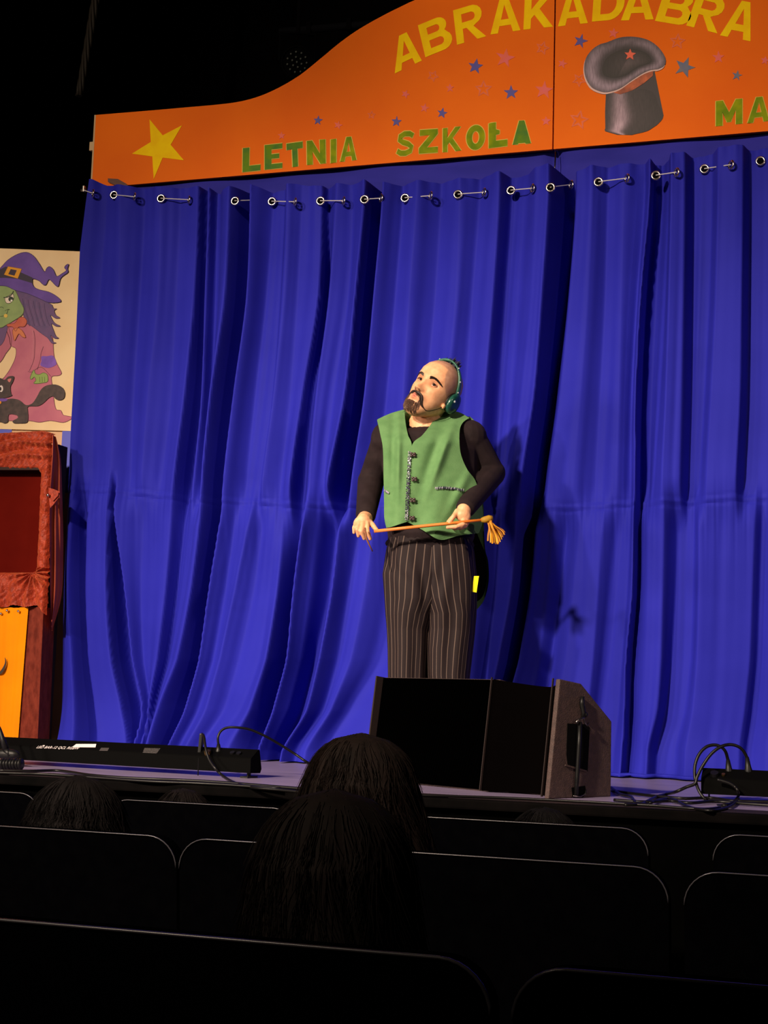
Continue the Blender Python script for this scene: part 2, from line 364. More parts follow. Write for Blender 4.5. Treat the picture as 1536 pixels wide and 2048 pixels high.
for ch, BL, BR, hv, m in [('L', (485, 344.3), (520.6, 340.5), (0.8, -48), M_gd), ('E', (529.3, 339.4), (564.4, 335.6), (0, -49), M_gd), ('T', (574.6, 335.6), (606.7, 331), (-1.8, -48), M_gd),
                          ('N', (614.3, 329.9), (651.3, 326.5), (-.8, -48), M_gl), ('I', (661.5, 326.5), (672.2, 324.8), (0, -47.5), M_gl), ('A', (680.4, 323.5), (712.5, 319.7), (1, -48), M_gl),
                          ('S', (793.4, 312.5), (828.5, 308.6), (0, -47), M_gl), ('Z', (837.7, 307.3), (875.4, 304.7), (0, -47), M_gl), ('K', (885.8, 304.7), (922.3, 300.8), (0, -48), M_gl),
                          ('O', (932.7, 301.5), (969.7, 297.5), (0, -49.5), M_gl), ('Ł', (977.5, 296.4), (1014.7, 291.7), (0, -50), M_gl), ('Δ', (1025.2, 289.6), (1061.6, 286.5), (0, -47), M_gd),
                          ('M', (1431.8, 252.4), (1484.4, 247), (0, -50), M_gl), ('A', (1495, 246.4), (1538, 241.2), (2, -50), M_gl)]:
    # thin light rim of paint behind the letter, then the letter
    BLa, BRa = np.array(BL), np.array(BR); hva = np.array(hv)
    loops = [[tuple(BLa+(BRa-BLa)*x+hva*y) for x, y in lp] for lp in G[ch]]
    o = paint('letter', loops, YB, 0.0026, m, hb)
    mb = MB()
    for j, lp in enumerate(loops):
        s = stroke(lp, 3.0, closed=True)
        k = len(lp); A, B = s[0], s[1][::-1]
        P = [on_y(x, y, YB-0.0014) for x, y in A]+[on_y(x, y, YB-0.0014) for x, y in B]
        mb.add(P, [(i, (i+1) % k, k+(i+1) % k, k+i) for i in range(k)])
    mb.go('letter_rim', M_go, o)
def wob(pts, s): return [(x+random.uniform(-s, s), y+random.uniform(-s, s)) for x, y in pts]
paint('painted_star', [[(299, 238.5), (325.4, 270.6), (363.9, 250.6), (341.3, 289.5), (367.7, 320.5), (325.4, 315.2), (307.3, 358.3), (304.6, 312.9), (263.8, 307.3), (301.6, 283.9)]], YB, 0.0016, M_yellow, hb, label='large yellow star')
for m, lst in ((M_bstar, [(636, 241, 10, .1), (951, 133, 16, .15), (1022, 185, 15, 0), (884, 226, 11, .2), (793, 243, 11, .1), (1161, 82, 15, .3)]),
               (M_gstar, [(1370, 135, 22, .35), (1474, 151, 11, .2)]),
               (M_pstar, [(563, 271, 8, 0), (676, 250, 9, .3), (1010, 116, 20, .2), (900, 176, 9, 0), (811, 188, 9, .4), (849, 216, 10, .2), (1088, 180, 19, .1), (1092, 242, 10, 0), (1125, 127, 10, .3), (1227, 66, 11, .15), (1437, 115, 13, 0), (1530, 121, 9, .2)]),
               (M_fstar, [(967, 178, 16, 0), (1085, 96, 13, .3), (866, 152, 11, .5), (743, 230, 8, .1), (1355, 83, 15, .1), (1158, 240, 18, .2), (1158, 160, 13, .6)])):
    for cx, cy, r, rot in lst:
        if m in (M_fstar,):
            st = star_pts(cx, cy, r, rot); s = stroke(st, r*.28, closed=True); k = len(st); A, B = s[0], s[1][::-1]
            P = [on_y(x, y, YB-0.0012) for x, y in A]+[on_y(x, y, YB-0.0012) for x, y in B]
            MB().add(P, []) ; mb = MB(); mb.add(P, [(i, (i+1) % k, k+(i+1) % k, k+i) for i in range(k)]); mb.go('painted_star', m, hb, label='faded star outline')
        else: paint('painted_star', [wob(star_pts(cx, cy, r, rot), r*.05)], YB, 0.0016, m, hb, label={M_bstar: 'blue star', M_gstar: 'grey blue star', M_pstar: 'pink star'}[m])
# top hat painting : coloured skins of paint
M_hat = mat('hat_paint', (1, 1, 1, 1), 0.6, attr='tone', col2=srgb(205, 200, 205), scale=30, stretch=(6, 1, 1))
def c3(x, y): return (1080+x/3.368, y/3.368)
def painted_rows(name, rows, colf, lift, nc=24, sub=5, lab=None):
    rows = [np.array(r, float) for r in rows]; ys = [r[:3] for r in catmull(rows, sub)]
    V, C = [], []
    for i, (y, xl, xr) in enumerate(ys):
        for k in range(nc+1):
            u = k/nc; x, yy = c3(xl+(xr-xl)*u, y+(r_curve(u) if name == 'painted_hat_crown' else 0)*i/len(ys))
            V.append(on_y(x, yy, YB-lift)); C.append(colf(u, i/(len(ys)-1)))
    o = mk(name, V, grid_faces(len(ys), nc+1), M_hat, hatp); vcol(o, C); return o
def r_curve(u): return 0
L3 = lambda *c: np.array(srgb(*c)[:3])
hat_out = [(450, 285), (540, 252), (640, 248), (730, 270), (800, 320), (845, 390), (840, 440), (800, 465), (760, 468), (700, 490), (620, 540), (540, 595), (470, 618), (420, 620), (350, 590), (310, 530), (297, 460), (310, 390), (350, 335), (400, 300)]
hatp = paint('painted_hat', [[c3(x, y) for x, y in [(445, 600), (770, 470), (800, 620), (833, 780), (800, 830), (720, 880), (620, 910), (520, 908), (440, 885), (438, 750)]]], YB, 0.0012, mat('hat_dark_paint', srgb(50, 42, 48), 0.6), hb, label='painted grey magician top hat')
def crown_col(u, v):
    a = math.exp(-((u-.27)/.13)**2); b = math.exp(-((u-.6)/.25)**2)*.25+0.08
    return L3(38, 32, 36)*(1-a)+L3(196, 168, 186)*a*(.35+.65*min(1, v*1.6)) + L3(70, 58, 64)*b
painted_rows('painted_hat_crown', [(600, 446, 700), (625, 445, 765), (700, 441, 795), (780, 439, 830), (830, 440, 800), (860, 440, 760), (885, 444, 715), (908, 540, 620)], crown_col, 0.0022)
paint('painted_lining', [[c3(x, y) for x, y in [(480, 620), (600, 545), (700, 490), (765, 472), (760, 510), (700, 560), (620, 610), (540, 635)]]], YB, 0.0032, mat('hat_lining_paint', srgb(196, 92, 40), 0.6, col2=srgb(120, 50, 24), scale=24), hatp)
ho = catmull(hat_out, 4, closed=True)
edge = [(x-5, y+12) for x, y in ho]
paint('painted_brim_edge', [[c3(*p) for p in edge]], YB, 0.0040, mat('hat_edge_paint', srgb(216, 180, 176), 0.6), hatp)
inner = [(520, 345), (590, 328), (660, 335), (720, 360), (752, 400), (740, 425), (690, 440), (640, 465), (590, 500), (530, 520), (470, 522), (430, 505), (420, 465), (432, 420), (460, 380)]
hi = catmull(inner, 4, closed=True)
def by_angle(P, c, n=80):
    P = np.array(P); a = np.unwrap(np.arctan2(P[:, 1]-c[1], P[:, 0]-c[0])); o = np.argsort(a % (2*math.pi)); aa = (a % (2*math.pi))[o]; PP = P[o]
    t = np.linspace(0, 2*math.pi, n, endpoint=False)
    return np.stack([np.interp(t, aa, PP[:, k], period=2*math.pi) for k in (0, 1)], 1)
cc = (570, 430); OA = by_angle(ho, cc); IA = by_angle(hi, cc); V, C = [], []; NR = 8
for j in range(NR+1):
    w = j/NR
    for k in range(80):
        q = OA[k]*(1-w)+IA[k]*w; V.append(on_y(*c3(*q), YB-0.0050)); ang = 2*math.pi*k/80
        s = math.exp(-((w-.38)/.34)**2)*(1-max(0, w-.8)*3.5); hl = .30+.6*max(0, math.cos(ang-math.pi*.8))+.35*max(0, math.cos(ang-.2))+.2*math.sin(ang*9+w*6)*.3
        C.append(L3(46, 38, 46)+(L3(168, 148, 168)-L3(46, 38, 46))*s*max(0, min(1, hl)))
Fc = [(j*80+k, j*80+(k+1) % 80, (j+1)*80+(k+1) % 80, (j+1)*80+k) for j in range(NR) for k in range(80)]
o = mk('painted_brim', V, Fc, M_hat, hatp); vcol(o, C)
V, C = [], []
for j in range(5):
    w = j/4
    for k in range(80):
        q = IA[k]*(1-w)+np.array(cc)*w; V.append(on_y(*c3(*q), YB-0.0056)); s = .5+.5*math.cos(2*math.pi*k/80-.5)
        C.append(L3(30, 25, 28)*(1-w)+L3(*(90, 76, 82) if s > .5 else (60, 50, 56))*w)
Fc = [(j*80+k, j*80+(k+1) % 80, (j+1)*80+(k+1) % 80, (j+1)*80+k) for j in range(4) for k in range(80)]
o = mk('painted_hat_inside', V, Fc, M_hat, hatp); vcol(o, C)
paint('painted_star', [wob(star_pts(*c3(607, 368), 12.5, .05), .5)], YB, 0.0075, mat('red_star_paint', srgb(226, 92, 62), 0.6), hatp, label='red star on the hat')

# ================================================================ valance cloth behind the board and the chrome hook
vx = np.linspace(XL+0.01, 1.05, 160); vz = np.linspace(ZB+0.06, ZB-0.42, 24); V = []
for z in vz:
    for x in vx:
        f = math.exp(-((x-XS)/0.02)**2)*0.05*(1 if z < ZB else 0)
        sag = 0.006*math.sin(x*6+z*22)+0.005*math.sin(x*14-z*17)+0.004*math.sin(x*2.3+z*40)
        V.append((x, YB+0.036+sag+f, z))
o = mk('valance_cloth', V, grid_faces(len(vz), len(vx)), M_valance, smooth=True, label='dark blue cloth strip hanging just under the orange header board', category='cloth')
hp = on_y(1108, 342, YB-0.02)
hk = empty('curtain_hook', hp, 0, 'small chrome hook under the joint of the orange board', 'hook')
MB().ell((0, 0, 0), 0.011).v
mb = MB(); mb.ell(hp, (0.011, 0.011, 0.012)); mb.tube([hp+np.array([0, .01, .005]), hp+np.array([0, .02, .03]), hp+np.array([0, .03, .10])], 0.0035); mb.go('hook', M_chrome, hk, smooth=True)
# dark brown wooden foot leaning on the board's lower left corner
mb = MB(); q = [on_y(x, y, YB-.012) for x, y in [(216, 357), (236, 358), (252, 367), (258, 374), (232, 371), (216, 364)]]
V, Fc = prism_xz([(p[0], p[2]) for p in q], YB-.014, YB-.002)
mk('wood_offcut', V, Fc, mat('dark_brown_wood', srgb(96, 44, 20), 0.6, col2=srgb(70, 30, 14), scale=20, stretch=(1, 1, 6)), label='small dark brown wooden wedge on the lower left corner of the orange board', category='wood')
# ================================================================ blue curtain
R_UP = [380, 600, 800, 1000]
UP = [([180,165,150,140],2),([215,200,190,185],0),([250,245,235,228],3),([290,280,268,262],0),([330,325,305,292],3.5),([365,355,345,325],1),
([405,398,381,358],[3,4,5,5]),([411,406,396,372],[-2,-3,-4,-4]),([425,417,410,390],[3,3,3,2]),([432,428,420,404],-1),([470,463,437,419],[5,6,7,7]),([500,484,461,443],[-8,-8,-8,-9]),
([512,505,478,456],5),([545,530,508,490],-1),([570,560,545,520],0),([585,575,556,532],4.5),([610,600,585,565],2),([650,647,612,590],[3,5,4,6]),([656,653,622,602],[-1,-3,-2,-3]),
([680,665,640,625],3.5),([710,700,670,650],1.5),([741,724,703,667],[6,7,7,8]),([757,737,718,692],-8),([775,757,738,710],5),([805,790,772,750],0),([840,825,812,800],3.5),([880,868,850,840],-1),
([925,915,895,880],3),([960,945,930,915],0),([1005,992,975,960],4.5),([1022,1008,995,985],-2),([1050,1035,1020,1005],0),([1080,1072,1052,1030],6),([1107,1094,1079,1050],8),([1140,1122,1097,1072],-9),
([1155,1140,1120,1095],1.5),([1190,1180,1165,1150],3.5),([1215,1210,1200,1190],0),([1250,1245,1240,1235],2.5),([1290,1275,1265,1262],0),([1304,1285,1275,1274],5),([1310,1291,1281,1280],-2),
([1322,1310,1300,1295],-3),([1337,1330,1318,1304],0),([1347,1342,1336,1328],6),([1372,1370,1367,1362],5),([1387,1385,1382,1376],-1),([1424,1418,1408,1398],0),([1440,1435,1425,1415],5),([1487,1485,1482,1472],5),
([1499,1497,1494,1488],-1),([1545,1542,1540,1535],0)]
R_LO = [1010, 1180, 1320, 1420, 1500]
LO = [([140,130,125,122,122],2),([157,150,158,164,172],5),([160,172,177,188,196],-4),([185,180,186,200,216],3),([230,228,238,260,282],5.5),([233,236,246,268,284],-5),([236,256,270,291,285.5],-5),([240,262,277,296,288],5),
([290,285,290,305,300],1),([357,345,328,309,303],5),([372,356,338,314,308],0),([395,375,350,322,312],3.5),([419,400,372,334,320],7),([442,420,400,372,345],-9),([455,430,410,382,356],5),([475,455,430,400,370],1),
([510,480,450,422,390],4),([530,510,480,450,410],1),([560,548,528,490,440],4),([578,569,551,519,482],[3,6,8,8,7]),([612,592,578,550,530],[0,-8,-9,-9,-7]),([622,602,588,562,540],7),([640,622,605,580,550],2),
([663,645,615,588,560],-6),([686,668,640,610,575],-5),([696,680,655,630,590],8),([728,703,680,650,605],2),([760,740,712,672,630],5),([800,790,760,700,660],0),([850,840,820,780,740],4),([900,895,880,860,840],0),
([960,955,945,935,930],3),([1000,990,975,965,960],-1),([1040,1030,1005,985,975],5),([1067,1057,1033,1005,995],-6),([1080,1068,1045,1020,1010],5),([1105,1095,1080,1060,1050],2),([1135,1120,1100,1085,1070],-2),
([1165,1150,1135,1115,1105],2.5),([1210,1200,1190,1180,1170],4),([1240,1225,1212,1200,1190],0),([1262,1255,1245,1238,1230],1),([1270,1268,1256,1253,1250],4.5),([1276,1274,1262,1258,1255],-2),([1300,1298,1295,1290,1290],2.5),
([1330,1328,1325,1318,1300],4),([1355,1350,1342,1330,1315],-2),([1388,1386,1380,1368,1350],-1),([1400,1400,1396,1388,1375],4),([1450,1448,1446,1440,1430],3),([1510,1505,1500,1490,1480],2.5),([1525,1520,1515,1505,1495],-1),([1560,1556,1552,1548,1540],2.5)]
def tab(T, rows):
    X = [t[0] for t in T]; H = [t[1] if isinstance(t[1], list) else [t[1]]*len(rows) for t in T]; x = 1600
    k = 0
    while x < 2260: X.append([x]*len(rows)); H.append([(4, 0, 3, -1, 5, 5, -4)[k % 7]]*len(rows)); x += (32, 28, 40, 22, 30, 36, 14)[k % 7]; k += 1
    return np.array(X, float), np.array(H, float)*.0148
UX, UH = tab(UP, R_UP); LX, LH = tab(LO, R_LO)
def interp_rows(A, rows, y):
    y = min(max(y, rows[0]), rows[-1]); i = min(np.searchsorted(rows, y, side='right')-1, len(rows)-2); t = (y-rows[i])/(rows[i+1]-rows[i])
    i0, i3 = max(i-1, 0), min(i+2, len(rows)-1); a, b, c, d = A[:, i0], A[:, i], A[:, i+1], A[:, i3]
    return 0.5*((2*b)+(c-a)*t+(2*a-5*b+4*c-d)*t*t+(3*b-a-3*c+d)*t**3)
def fold(px, py, X, H, rows, seed):
    xs = np.maximum.accumulate(interp_rows(X, rows, py)+np.arange(len(X))*1e-3); hs = interp_rows(H, rows, py)
    i = np.clip(np.searchsorted(xs, px)-1, 0, len(xs)-2); t = np.clip((px-xs[i])/(xs[i+1]-xs[i]), 0, 1)
    s = t*t*(3-2*t); s = .6*s+.4*t
    h = hs[i]*(1-s)+hs[i+1]*s; q = i+t
    amp = 0.0011
    rip = (np.sin(q*5.3+seed)+.7*np.sin(q*8.9+1.3*seed+py*.004)+.6*np.sin(q*13.1+2+py*.003))*amp*(1+.5*np.sin(py*.009+q))
    return h+rip
SEAM = [(140, 985), (282, 995), (360, 1004), (419, 1011), (510, 1012), (583, 1019), (670, 1019), (850, 1024), (970, 1024), (1066, 1022), (1157, 1024), (1273, 1014), (1389, 1012), (1536, 1002), (2260, 945)]
TOP = [(165, 362), (190, 362), (215, 372), (260, 376), (330, 380), (420, 378), (440, 388), (470, 382), (500, 376), (545, 384), (600, 374), (640, 378), (680, 374), (740, 372), (790, 374), (860, 366), (930, 362), (1010, 352), (1060, 352), (1100, 346), (1150, 348), (1190, 338), (1300, 328), (1400, 312), (1530, 296), (2260, 200)]
seam_x, seam_y = zip(*SEAM); top_x, top_y = zip(*TOP)
EDGE_Y = [355, 400, 500, 700, 860, 990, 1180, 1300, 1500, 1560]; EDGE_X = [184, 178, 166, 157, 148, 143, 136, 135, 133, 132]
floor_h = lambda px: None
def y_floor(px):  # photo row where the curtain plane meets the stage
    lo, hi = 1400., 1800.
    for _ in range(30):
        m = (lo+hi)/2
        if on_y(px, m, YC)[2] > ST+0.006: lo = m
        else: hi = m
    return lo
yf = [(x, y_floor(x)) for x in range(100, 2300, 200)]; yfx, yfy = zip(*yf)
def curtain_h(px, py):
    sy = np.interp(px, seam_x, seam_y); out = np.empty_like(px); pyr = py[0]
    u = fold(px, pyr, UX, UH, R_UP, 1.0); l = fold(px, pyr, LX, LH, R_LO, 4.0)
    w = np.clip((pyr-sy+55)/110, 0, 1); w = w*w*(3-2*w)
    h = u*(1-w)+l*w
    d = pyr-sy
    puck = (np.sin(px*.52)+.8*np.sin(px*.31+1)+.6*np.sin(px*.83+2.))*0.0012
    h = h+puck*np.where(d > 0, np.exp(-d/70.), np.exp(d/28.))
    h = h-0.0045*np.exp(-(d/3.)**2)+0.0025*np.exp(-((d+8)/4.)**2)-0.0025*np.exp(-((d+15)/3.)**2)
    # gathers that fan out under the eyelets, and a pooled hem
    ty = np.interp(px, top_x, top_y); dt = pyr-ty
    h = h+0.004*np.sin(px*.24)*np.exp(-np.maximum(dt, 0)/35.)*1.0
    fy = np.interp(px, yfx, yfy); b = np.clip((pyr-(fy-120))/120, 0, 1); h = h+0.07*b**2.2
    return h
def curtain_pt(px, py):
    px = np.array([px], float); h = curtain_h(px, np.array([py]*1, float)); P = on_y_arr(px, np.array([py], float), YC)[0]; P = P.copy(); P[1] -= h[0]; return P
cur = empty('stage_curtain', (XS-1.0, YC, ST), 0, 'tall royal blue stage curtain hung on metal eyelets behind the performer', 'curtain')
def cloth(name, up):
    NC = 1000; u = np.linspace(0, 1, NC); rows = np.linspace(0, 1, 250 if up else 230)
    V = np.empty((len(rows), NC, 3))
    P = []
    for r, t in enumerate(rows):
        # constant-row sampling in py needs h per row; vertices follow seam/top/floor lines
        xl = np.interp(355+t*(1500-355) if not up else 355+t*640, EDGE_Y, EDGE_X) if up else np.interp(995+t*560, EDGE_Y, EDGE_X)
        px = xl+(2240-xl)*u
        a = np.interp(px, top_x, top_y) if up else np.interp(px, seam_x, seam_y)
        b = np.interp(px, seam_x, seam_y) if up else np.interp(px, yfx, yfy)
        P.append((px, a+(b-a)*t))
    PX = np.array([p[0] for p in P]); PY = np.array([p[1] for p in P]); H = np.zeros_like(PX)
    # height field evaluated on a regular photo-row lattice then looked up
    lat_y = np.arange(180, 1700, 5.0); lat_x = np.linspace(100, 2260, 1600)
    global LAT
    if LAT is None: LAT = np.array([curtain_h(lat_x, np.full_like(lat_x, y)) for y in lat_y])
    fy = (PY-lat_y[0])/5.0; fx = (PX-lat_x[0])/(lat_x[1]-lat_x[0])
    iy = np.clip(fy.astype(int), 0, len(lat_y)-2); ix = np.clip(fx.astype(int), 0, len(lat_x)-2); ty = fy-iy; tx = fx-ix
    H = (LAT[iy, ix]*(1-tx)+LAT[iy, ix+1]*tx)*(1-ty)+(LAT[iy+1, ix]*(1-tx)+LAT[iy+1, ix+1]*tx)*ty
    W = on_y_arr(PX, PY, YC); W[..., 1] -= H
    W[..., 2] = np.maximum(W[..., 2], ST+0.003)
    return mk(name, W.reshape(-1, 3), grid_faces(*PX.shape), M_blue, cur, smooth=True)
LAT = None
cloth('upper_cloth', True); cloth('lower_cloth', False)
# thick hem roll along the floor at the right
hem = []
for x in range(1215, 2240, 12):
    yy = float(np.interp(x, yfx, yfy)); p = on_y(x, yy, YC); p[1] -= float(curtain_h(np.array([float(x)]), np.array([yy]))[0])+.004; p[2] = ST+0.012; hem.append(p)
MB().tube(hem, 0.008, 8).go('hem', M_blue, cur, smooth=True)
# eyelets: front ones lie flat on the cloth, side ones are turned edge-on; a cord runs through each pair
def ring_mesh(R, r, name, n=24, k=8):
    V, Fc = [], []
    for i in range(n):
        a = 2*math.pi*i/n
        for j in range(k):
            b = 2*math.pi*j/k; q = R+r*math.cos(b); V.append((q*math.cos(a), r*.8*math.sin(b), q*math.sin(a)))
    for i in range(n):
        for j in range(k): Fc.append((i*k+j, i*k+(j+1) % k, ((i+1) % n)*k+(j+1) % k, ((i+1) % n)*k+j))
    me = bpy.data.meshes.new(name); me.from_pydata(V, [], Fc); me.polygons.foreach_set('use_smooth', [True]*len(me.polygons)); me.materials.append(M_chrome); return me
me_ring = ring_mesh(0.0165, 0.0052, 'eyelet')
me_disc = bpy.data.meshes.new('eyelet_hole'); me_disc.from_pydata([(0.013*math.cos(a*math.pi/8), 0, 0.013*math.sin(a*math.pi/8)) for a in range(16)], [], [tuple(range(16))[::-1]]); me_disc.materials.append(M_void)
FR = [(228, 390), (322, 397), (470, 402), (544, 403), (641, 402), (729, 399), (810, 396), (916, 389), (1022, 381), (1101, 375), (1197, 364), (1312, 351), (1409, 338), (1521, 322)]
SD = [(186, 387), (269, 394), (378, 400), None, (590, 404), (687, 402), (762, 397), (861, 392), (968, 385), (1065, 377), (1142, 370), (1254, 357), (1353, 345), (1462, 330)]
def ringpos(x, y, out):
    h = max(float(curtain_h(np.array([float(x+dx)]), np.array([float(y)]))[0]) for dx in (-9, 0, 9)); p = on_y(x, y, YC-h-out); return p
frp = []
for x, y in FR:
    p = ringpos(x, y, 0.006); frp.append(p)
    M = Matrix.Translation(p.tolist()) @ Matrix.Rotation(math.radians(random.uniform(2, 14)), 4, 'Z')
    e = inst('eyelet', me_ring, M, cur); inst('eyelet_hole', me_disc, M @ Matrix.Translation((0, 0.001, 0)), e)
sdp = []
for q in SD:
    if q is None: sdp.append(None); continue
    p = ringpos(*q, 0.012); sdp.append(p)
    inst('eyelet', me_ring, Matrix.Translation(p.tolist()) @ Matrix.Rotation(math.radians(-52), 4, 'Z'), cur)
sdp[3] = on_y(503, 401, YC-.02)
first = on_y(166, 380, YC-.02)
for a, b in zip([first, frp[0], frp[1]]+frp[2:13], sdp[:14]):
    if a is first: a, b = first, sdp[0]
    MB().tube([a+np.array([0, -.004, 0]), b+np.array([0, -.004, 0])], 0.0022, 6).go('cord', M_wire, cur)
mb = MB(); mb.tube([first+np.array([-.01, 0, 0]), first+np.array([.016, 0, 0])], [.007, .007], 8); mb.box(first+np.array([.006, 0, .004]), (.008, .02, .03), bev=.002)
mb.go('cord_clamp', M_steel, cur, smooth=False)
# ================================================================ painted poster board on the left
YP = 6.16
def c4(x, y): return (x/5.12, 480+y/5.12)
a, b, c_ = on_y(168, 503, YP), on_y(147, 862, YP), on_y(0, 497, YP)
PXR = (a[0]+b[0])/2; PZT = a[2]; PZB = b[2]
pb = empty('poster_board', (PXR-.4, YP, ST), 0, 'pale yellow board painted with a green-faced witch and a black cat, left of the curtain', 'painting')
M_cream = mat('cream_board_paint', srgb(252, 222, 174), 0.65, col2=srgb(246, 210, 160), scale=5, bump=.05, bscale=30)
def board_xz(name, px, y0, th, m):
    q = [tuple(on_y(x, y, YP)[[0, 2]]) for x, y in px]; q = [(x, max(z, ST)) for x, z in q]; V, Fc = prism_xz(q, y0, y0+th); return mk(name, V, Fc, m, pb)
board_xz('board', [(-140, 854), (147, 862), (168, 503), (-118, 492)], YP+.001, .022, M_cream)
board_xz('lower_board', [(-175, 1700), (118, 1700), (147, 864), (-140, 856)], YP+.005, .018, mat('peach_board_paint', srgb(236, 190, 150), .7, col2=srgb(226, 178, 138), scale=6))
for x0, x1, y0, y1 in ((124, 147, 862, 985), (-30, 15, 856, 985)):
    p0, p1 = on_y(x0, y0, YP), on_y(x1, y1, YP)
    MB().box(((p0[0]+min(p1[0] if x0 < 0 else PXR, PXR))/2, YP+.004, (p0[2]+p1[2])/2), (abs((p1[0] if x0 < 0 else PXR)-p0[0]), .002, abs(p0[2]-p1[2]))).go('painted_square', mat('blue_square_paint', srgb(92, 98, 210), .6), pb, label='blue painted square')
def sm(P, n=3): return [tuple(q) for q in catmull(P, n, closed=True)]
def art(name, loops, lift, col, outline=None, col2=None, smooth=True, w=5, parent=None, label=None, scale=20):
    loops = [sm(l) if smooth else l for l in loops]
    m = mat('paint_'+name, srgb(*col), .65, col2=srgb(*col2) if col2 else None, scale=scale)
    o = paint('painted_'+name, [[c4(*p) for p in l] for l in loops], YP, lift, m, parent or pb, label=label)
    if outline:
        s = stroke(loops[0], w, closed=True); k = len(loops[0]); A, B = s[0], s[1][::-1]
        P = [on_y(*c4(*q), YP-lift-.0004) for q in A]+[on_y(*c4(*q), YP-lift-.0004) for q in B]
        mb = MB(); mb.add(P, [(i, (i+1) % k, k+(i+1) % k, k+i) for i in range(k)]); mb.go('outline', mat('paint_outline_%d_%d_%d' % outline, srgb(*outline), .65), o)
    return o
def art_line(P, w, lift, col, parent):
    s = stroke(catmull(P, 4), w)
    return paint('brush_line', [[c4(*q) for q in s[0]]], YP, lift, mat('paint_line_%d_%d_%d' % col, srgb(*col), .65), parent)
dress = art('dress', [[(60, 860), (240, 800), (330, 860), (420, 905), (520, 940), (542, 1040), (548, 1140), (562, 1220), (600, 1300), (630, 1362), (600, 1388), (530, 1398), (532, 1470), (545, 1560), (555, 1660), (575, 1735), (622, 1745), (645, 1790), (690, 1802), (742, 1816), (700, 1850), (640, 1868), (560, 1855), (500, 1850), (400, 1866), (300, 1850), (200, 1858), (100, 1850), (0, 1858), (-150, 1850), (-220, 1700), (-160, 1520), (0, 1440), (60, 1385), (120, 1290), (158, 1200), (162, 1112), (112, 1082), (95, 1000)]], .0008, (206, 116, 138), (128, 68, 86), (192, 100, 130), scale=9, label='mauve painted dress')
art('sleeve', [[(70, 870), (112, 980), (112, 1085), (60, 1160), (0, 1252), (-120, 1330), (-200, 1200), (-100, 1000), (0, 900)]], .0012, (194, 104, 128), (128, 68, 86), parent=dress)
art_line([(345, 930), (358, 1010), (355, 1120), (345, 1230), (300, 1340)], 5, .0016, (126, 62, 86), dress)
art_line([(445, 1090), (420, 1160), (412, 1230), (380, 1330)], 5, .0016, (126, 62, 86), dress)
art_line([(330, 920), (342, 1010), (340, 1120), (330, 1220)], 7, .0016, (212, 130, 150), dress)
art_line([(285, 1345), (330, 1350), (420, 1300), (520, 1395)], 5, .0016, (126, 62, 86), dress)
art('patch', [[(425, 1192), (480, 1190), (545, 1186), (578, 1262), (555, 1290), (490, 1310), (415, 1285), (424, 1240)]], .0020, (140, 92, 206), None, (120, 76, 180), parent=dress, label='violet painted patch')
art('hand', [[(308, 1410), (345, 1330), (362, 1368), (400, 1378), (440, 1360), (475, 1370), (490, 1400), (486, 1450), (440, 1462), (385, 1470), (345, 1466), (368, 1435), (350, 1402), (325, 1425)]], .0020, (150, 176, 92), (92, 110, 56), parent=dress, label='green painted hand')
for x in (405, 430, 455): art_line([(x, 1400), (x+3, 1455)], 4, .0026, (92, 110, 56), dress)
hair = art('hair', [[(150, 505), (330, 540), (505, 590), (490, 640), (530, 662), (548, 700), (582, 704), (555, 722), (572, 768), (614, 797), (565, 800), (515, 768), (545, 832), (580, 862), (620, 882), (570, 882), (525, 856), (548, 925), (572, 982), (602, 1006), (556, 1006), (518, 974), (545, 1040), (575, 1053), (530, 1056), (488, 1002), (430, 962), (330, 885), (262, 842), (232, 740), (200, 640)]], .0024, (112, 80, 130), (72, 50, 92), (98, 76, 126), w=4, scale=30, label='purple painted hair')
for k in range(9): art_line([(230+k*28, 600+k*6), (250+k*26, 700), (285+k*24, 800), (300+k*26, 880)], 4, .0030, (136, 104, 150) if k % 2 else (70, 48, 92), hair)
art('side_hair', [[(-40, 880), (70, 872), (62, 960), (22, 1062), (-60, 1100), (-120, 1000)]], .0016, (112, 80, 130), (72, 50, 92), w=4, parent=hair)
face = art('face', [[(-60, 465), (70, 462), (130, 490), (168, 540), (205, 625), (242, 700), (230, 762), (150, 820), (60, 872), (0, 898), (-120, 860), (-170, 700), (-150, 560)]], .0032, (154, 178, 112), (92, 108, 62), (140, 164, 104), label='green painted face')
art('eye', [[(52, 592), (95, 568), (130, 545), (140, 600), (105, 645), (62, 642)]], .0038, (246, 226, 210), (60, 60, 40), parent=face, w=4)
art('pupil', [circ(112, 605, 26, 14)], .0044, (40, 52, 42), None, parent=face); art('glint', [circ(118, 620, 11, 10)], .0048, (250, 245, 235), None, parent=face)
art_line([(36, 590), (85, 582), (118, 560), (138, 522)], 9, .0046, (52, 66, 40), face)
art_line([(0, 782), (40, 775), (70, 750), (82, 716), (98, 712)], 5, .0040, (72, 88, 48), face); art_line([(-20, 690), (20, 686), (36, 700)], 5, .0040, (72, 88, 48), face); art_line([(50, 725), (75, 712), (98, 712)], 4, .0040, (72, 88, 48), face)
art('tooth', [circ(58, 776, 19, 12)], .0046, (240, 200, 90), None, parent=face)
art('scarf', [[(150, 850), (190, 800), (240, 790), (275, 830), (250, 885), (190, 890), (160, 935), (130, 890), (80, 885), (76, 862)]], .0036, (206, 92, 70), (150, 60, 46), (220, 110, 80), label='red painted neckerchief')
art('scarf_tail', [[(175, 900), (225, 925), (262, 995), (225, 990), (190, 960), (150, 1030), (135, 985), (130, 920)]], .0038, (226, 130, 84), (160, 76, 50), label='orange knot end of the neckerchief')
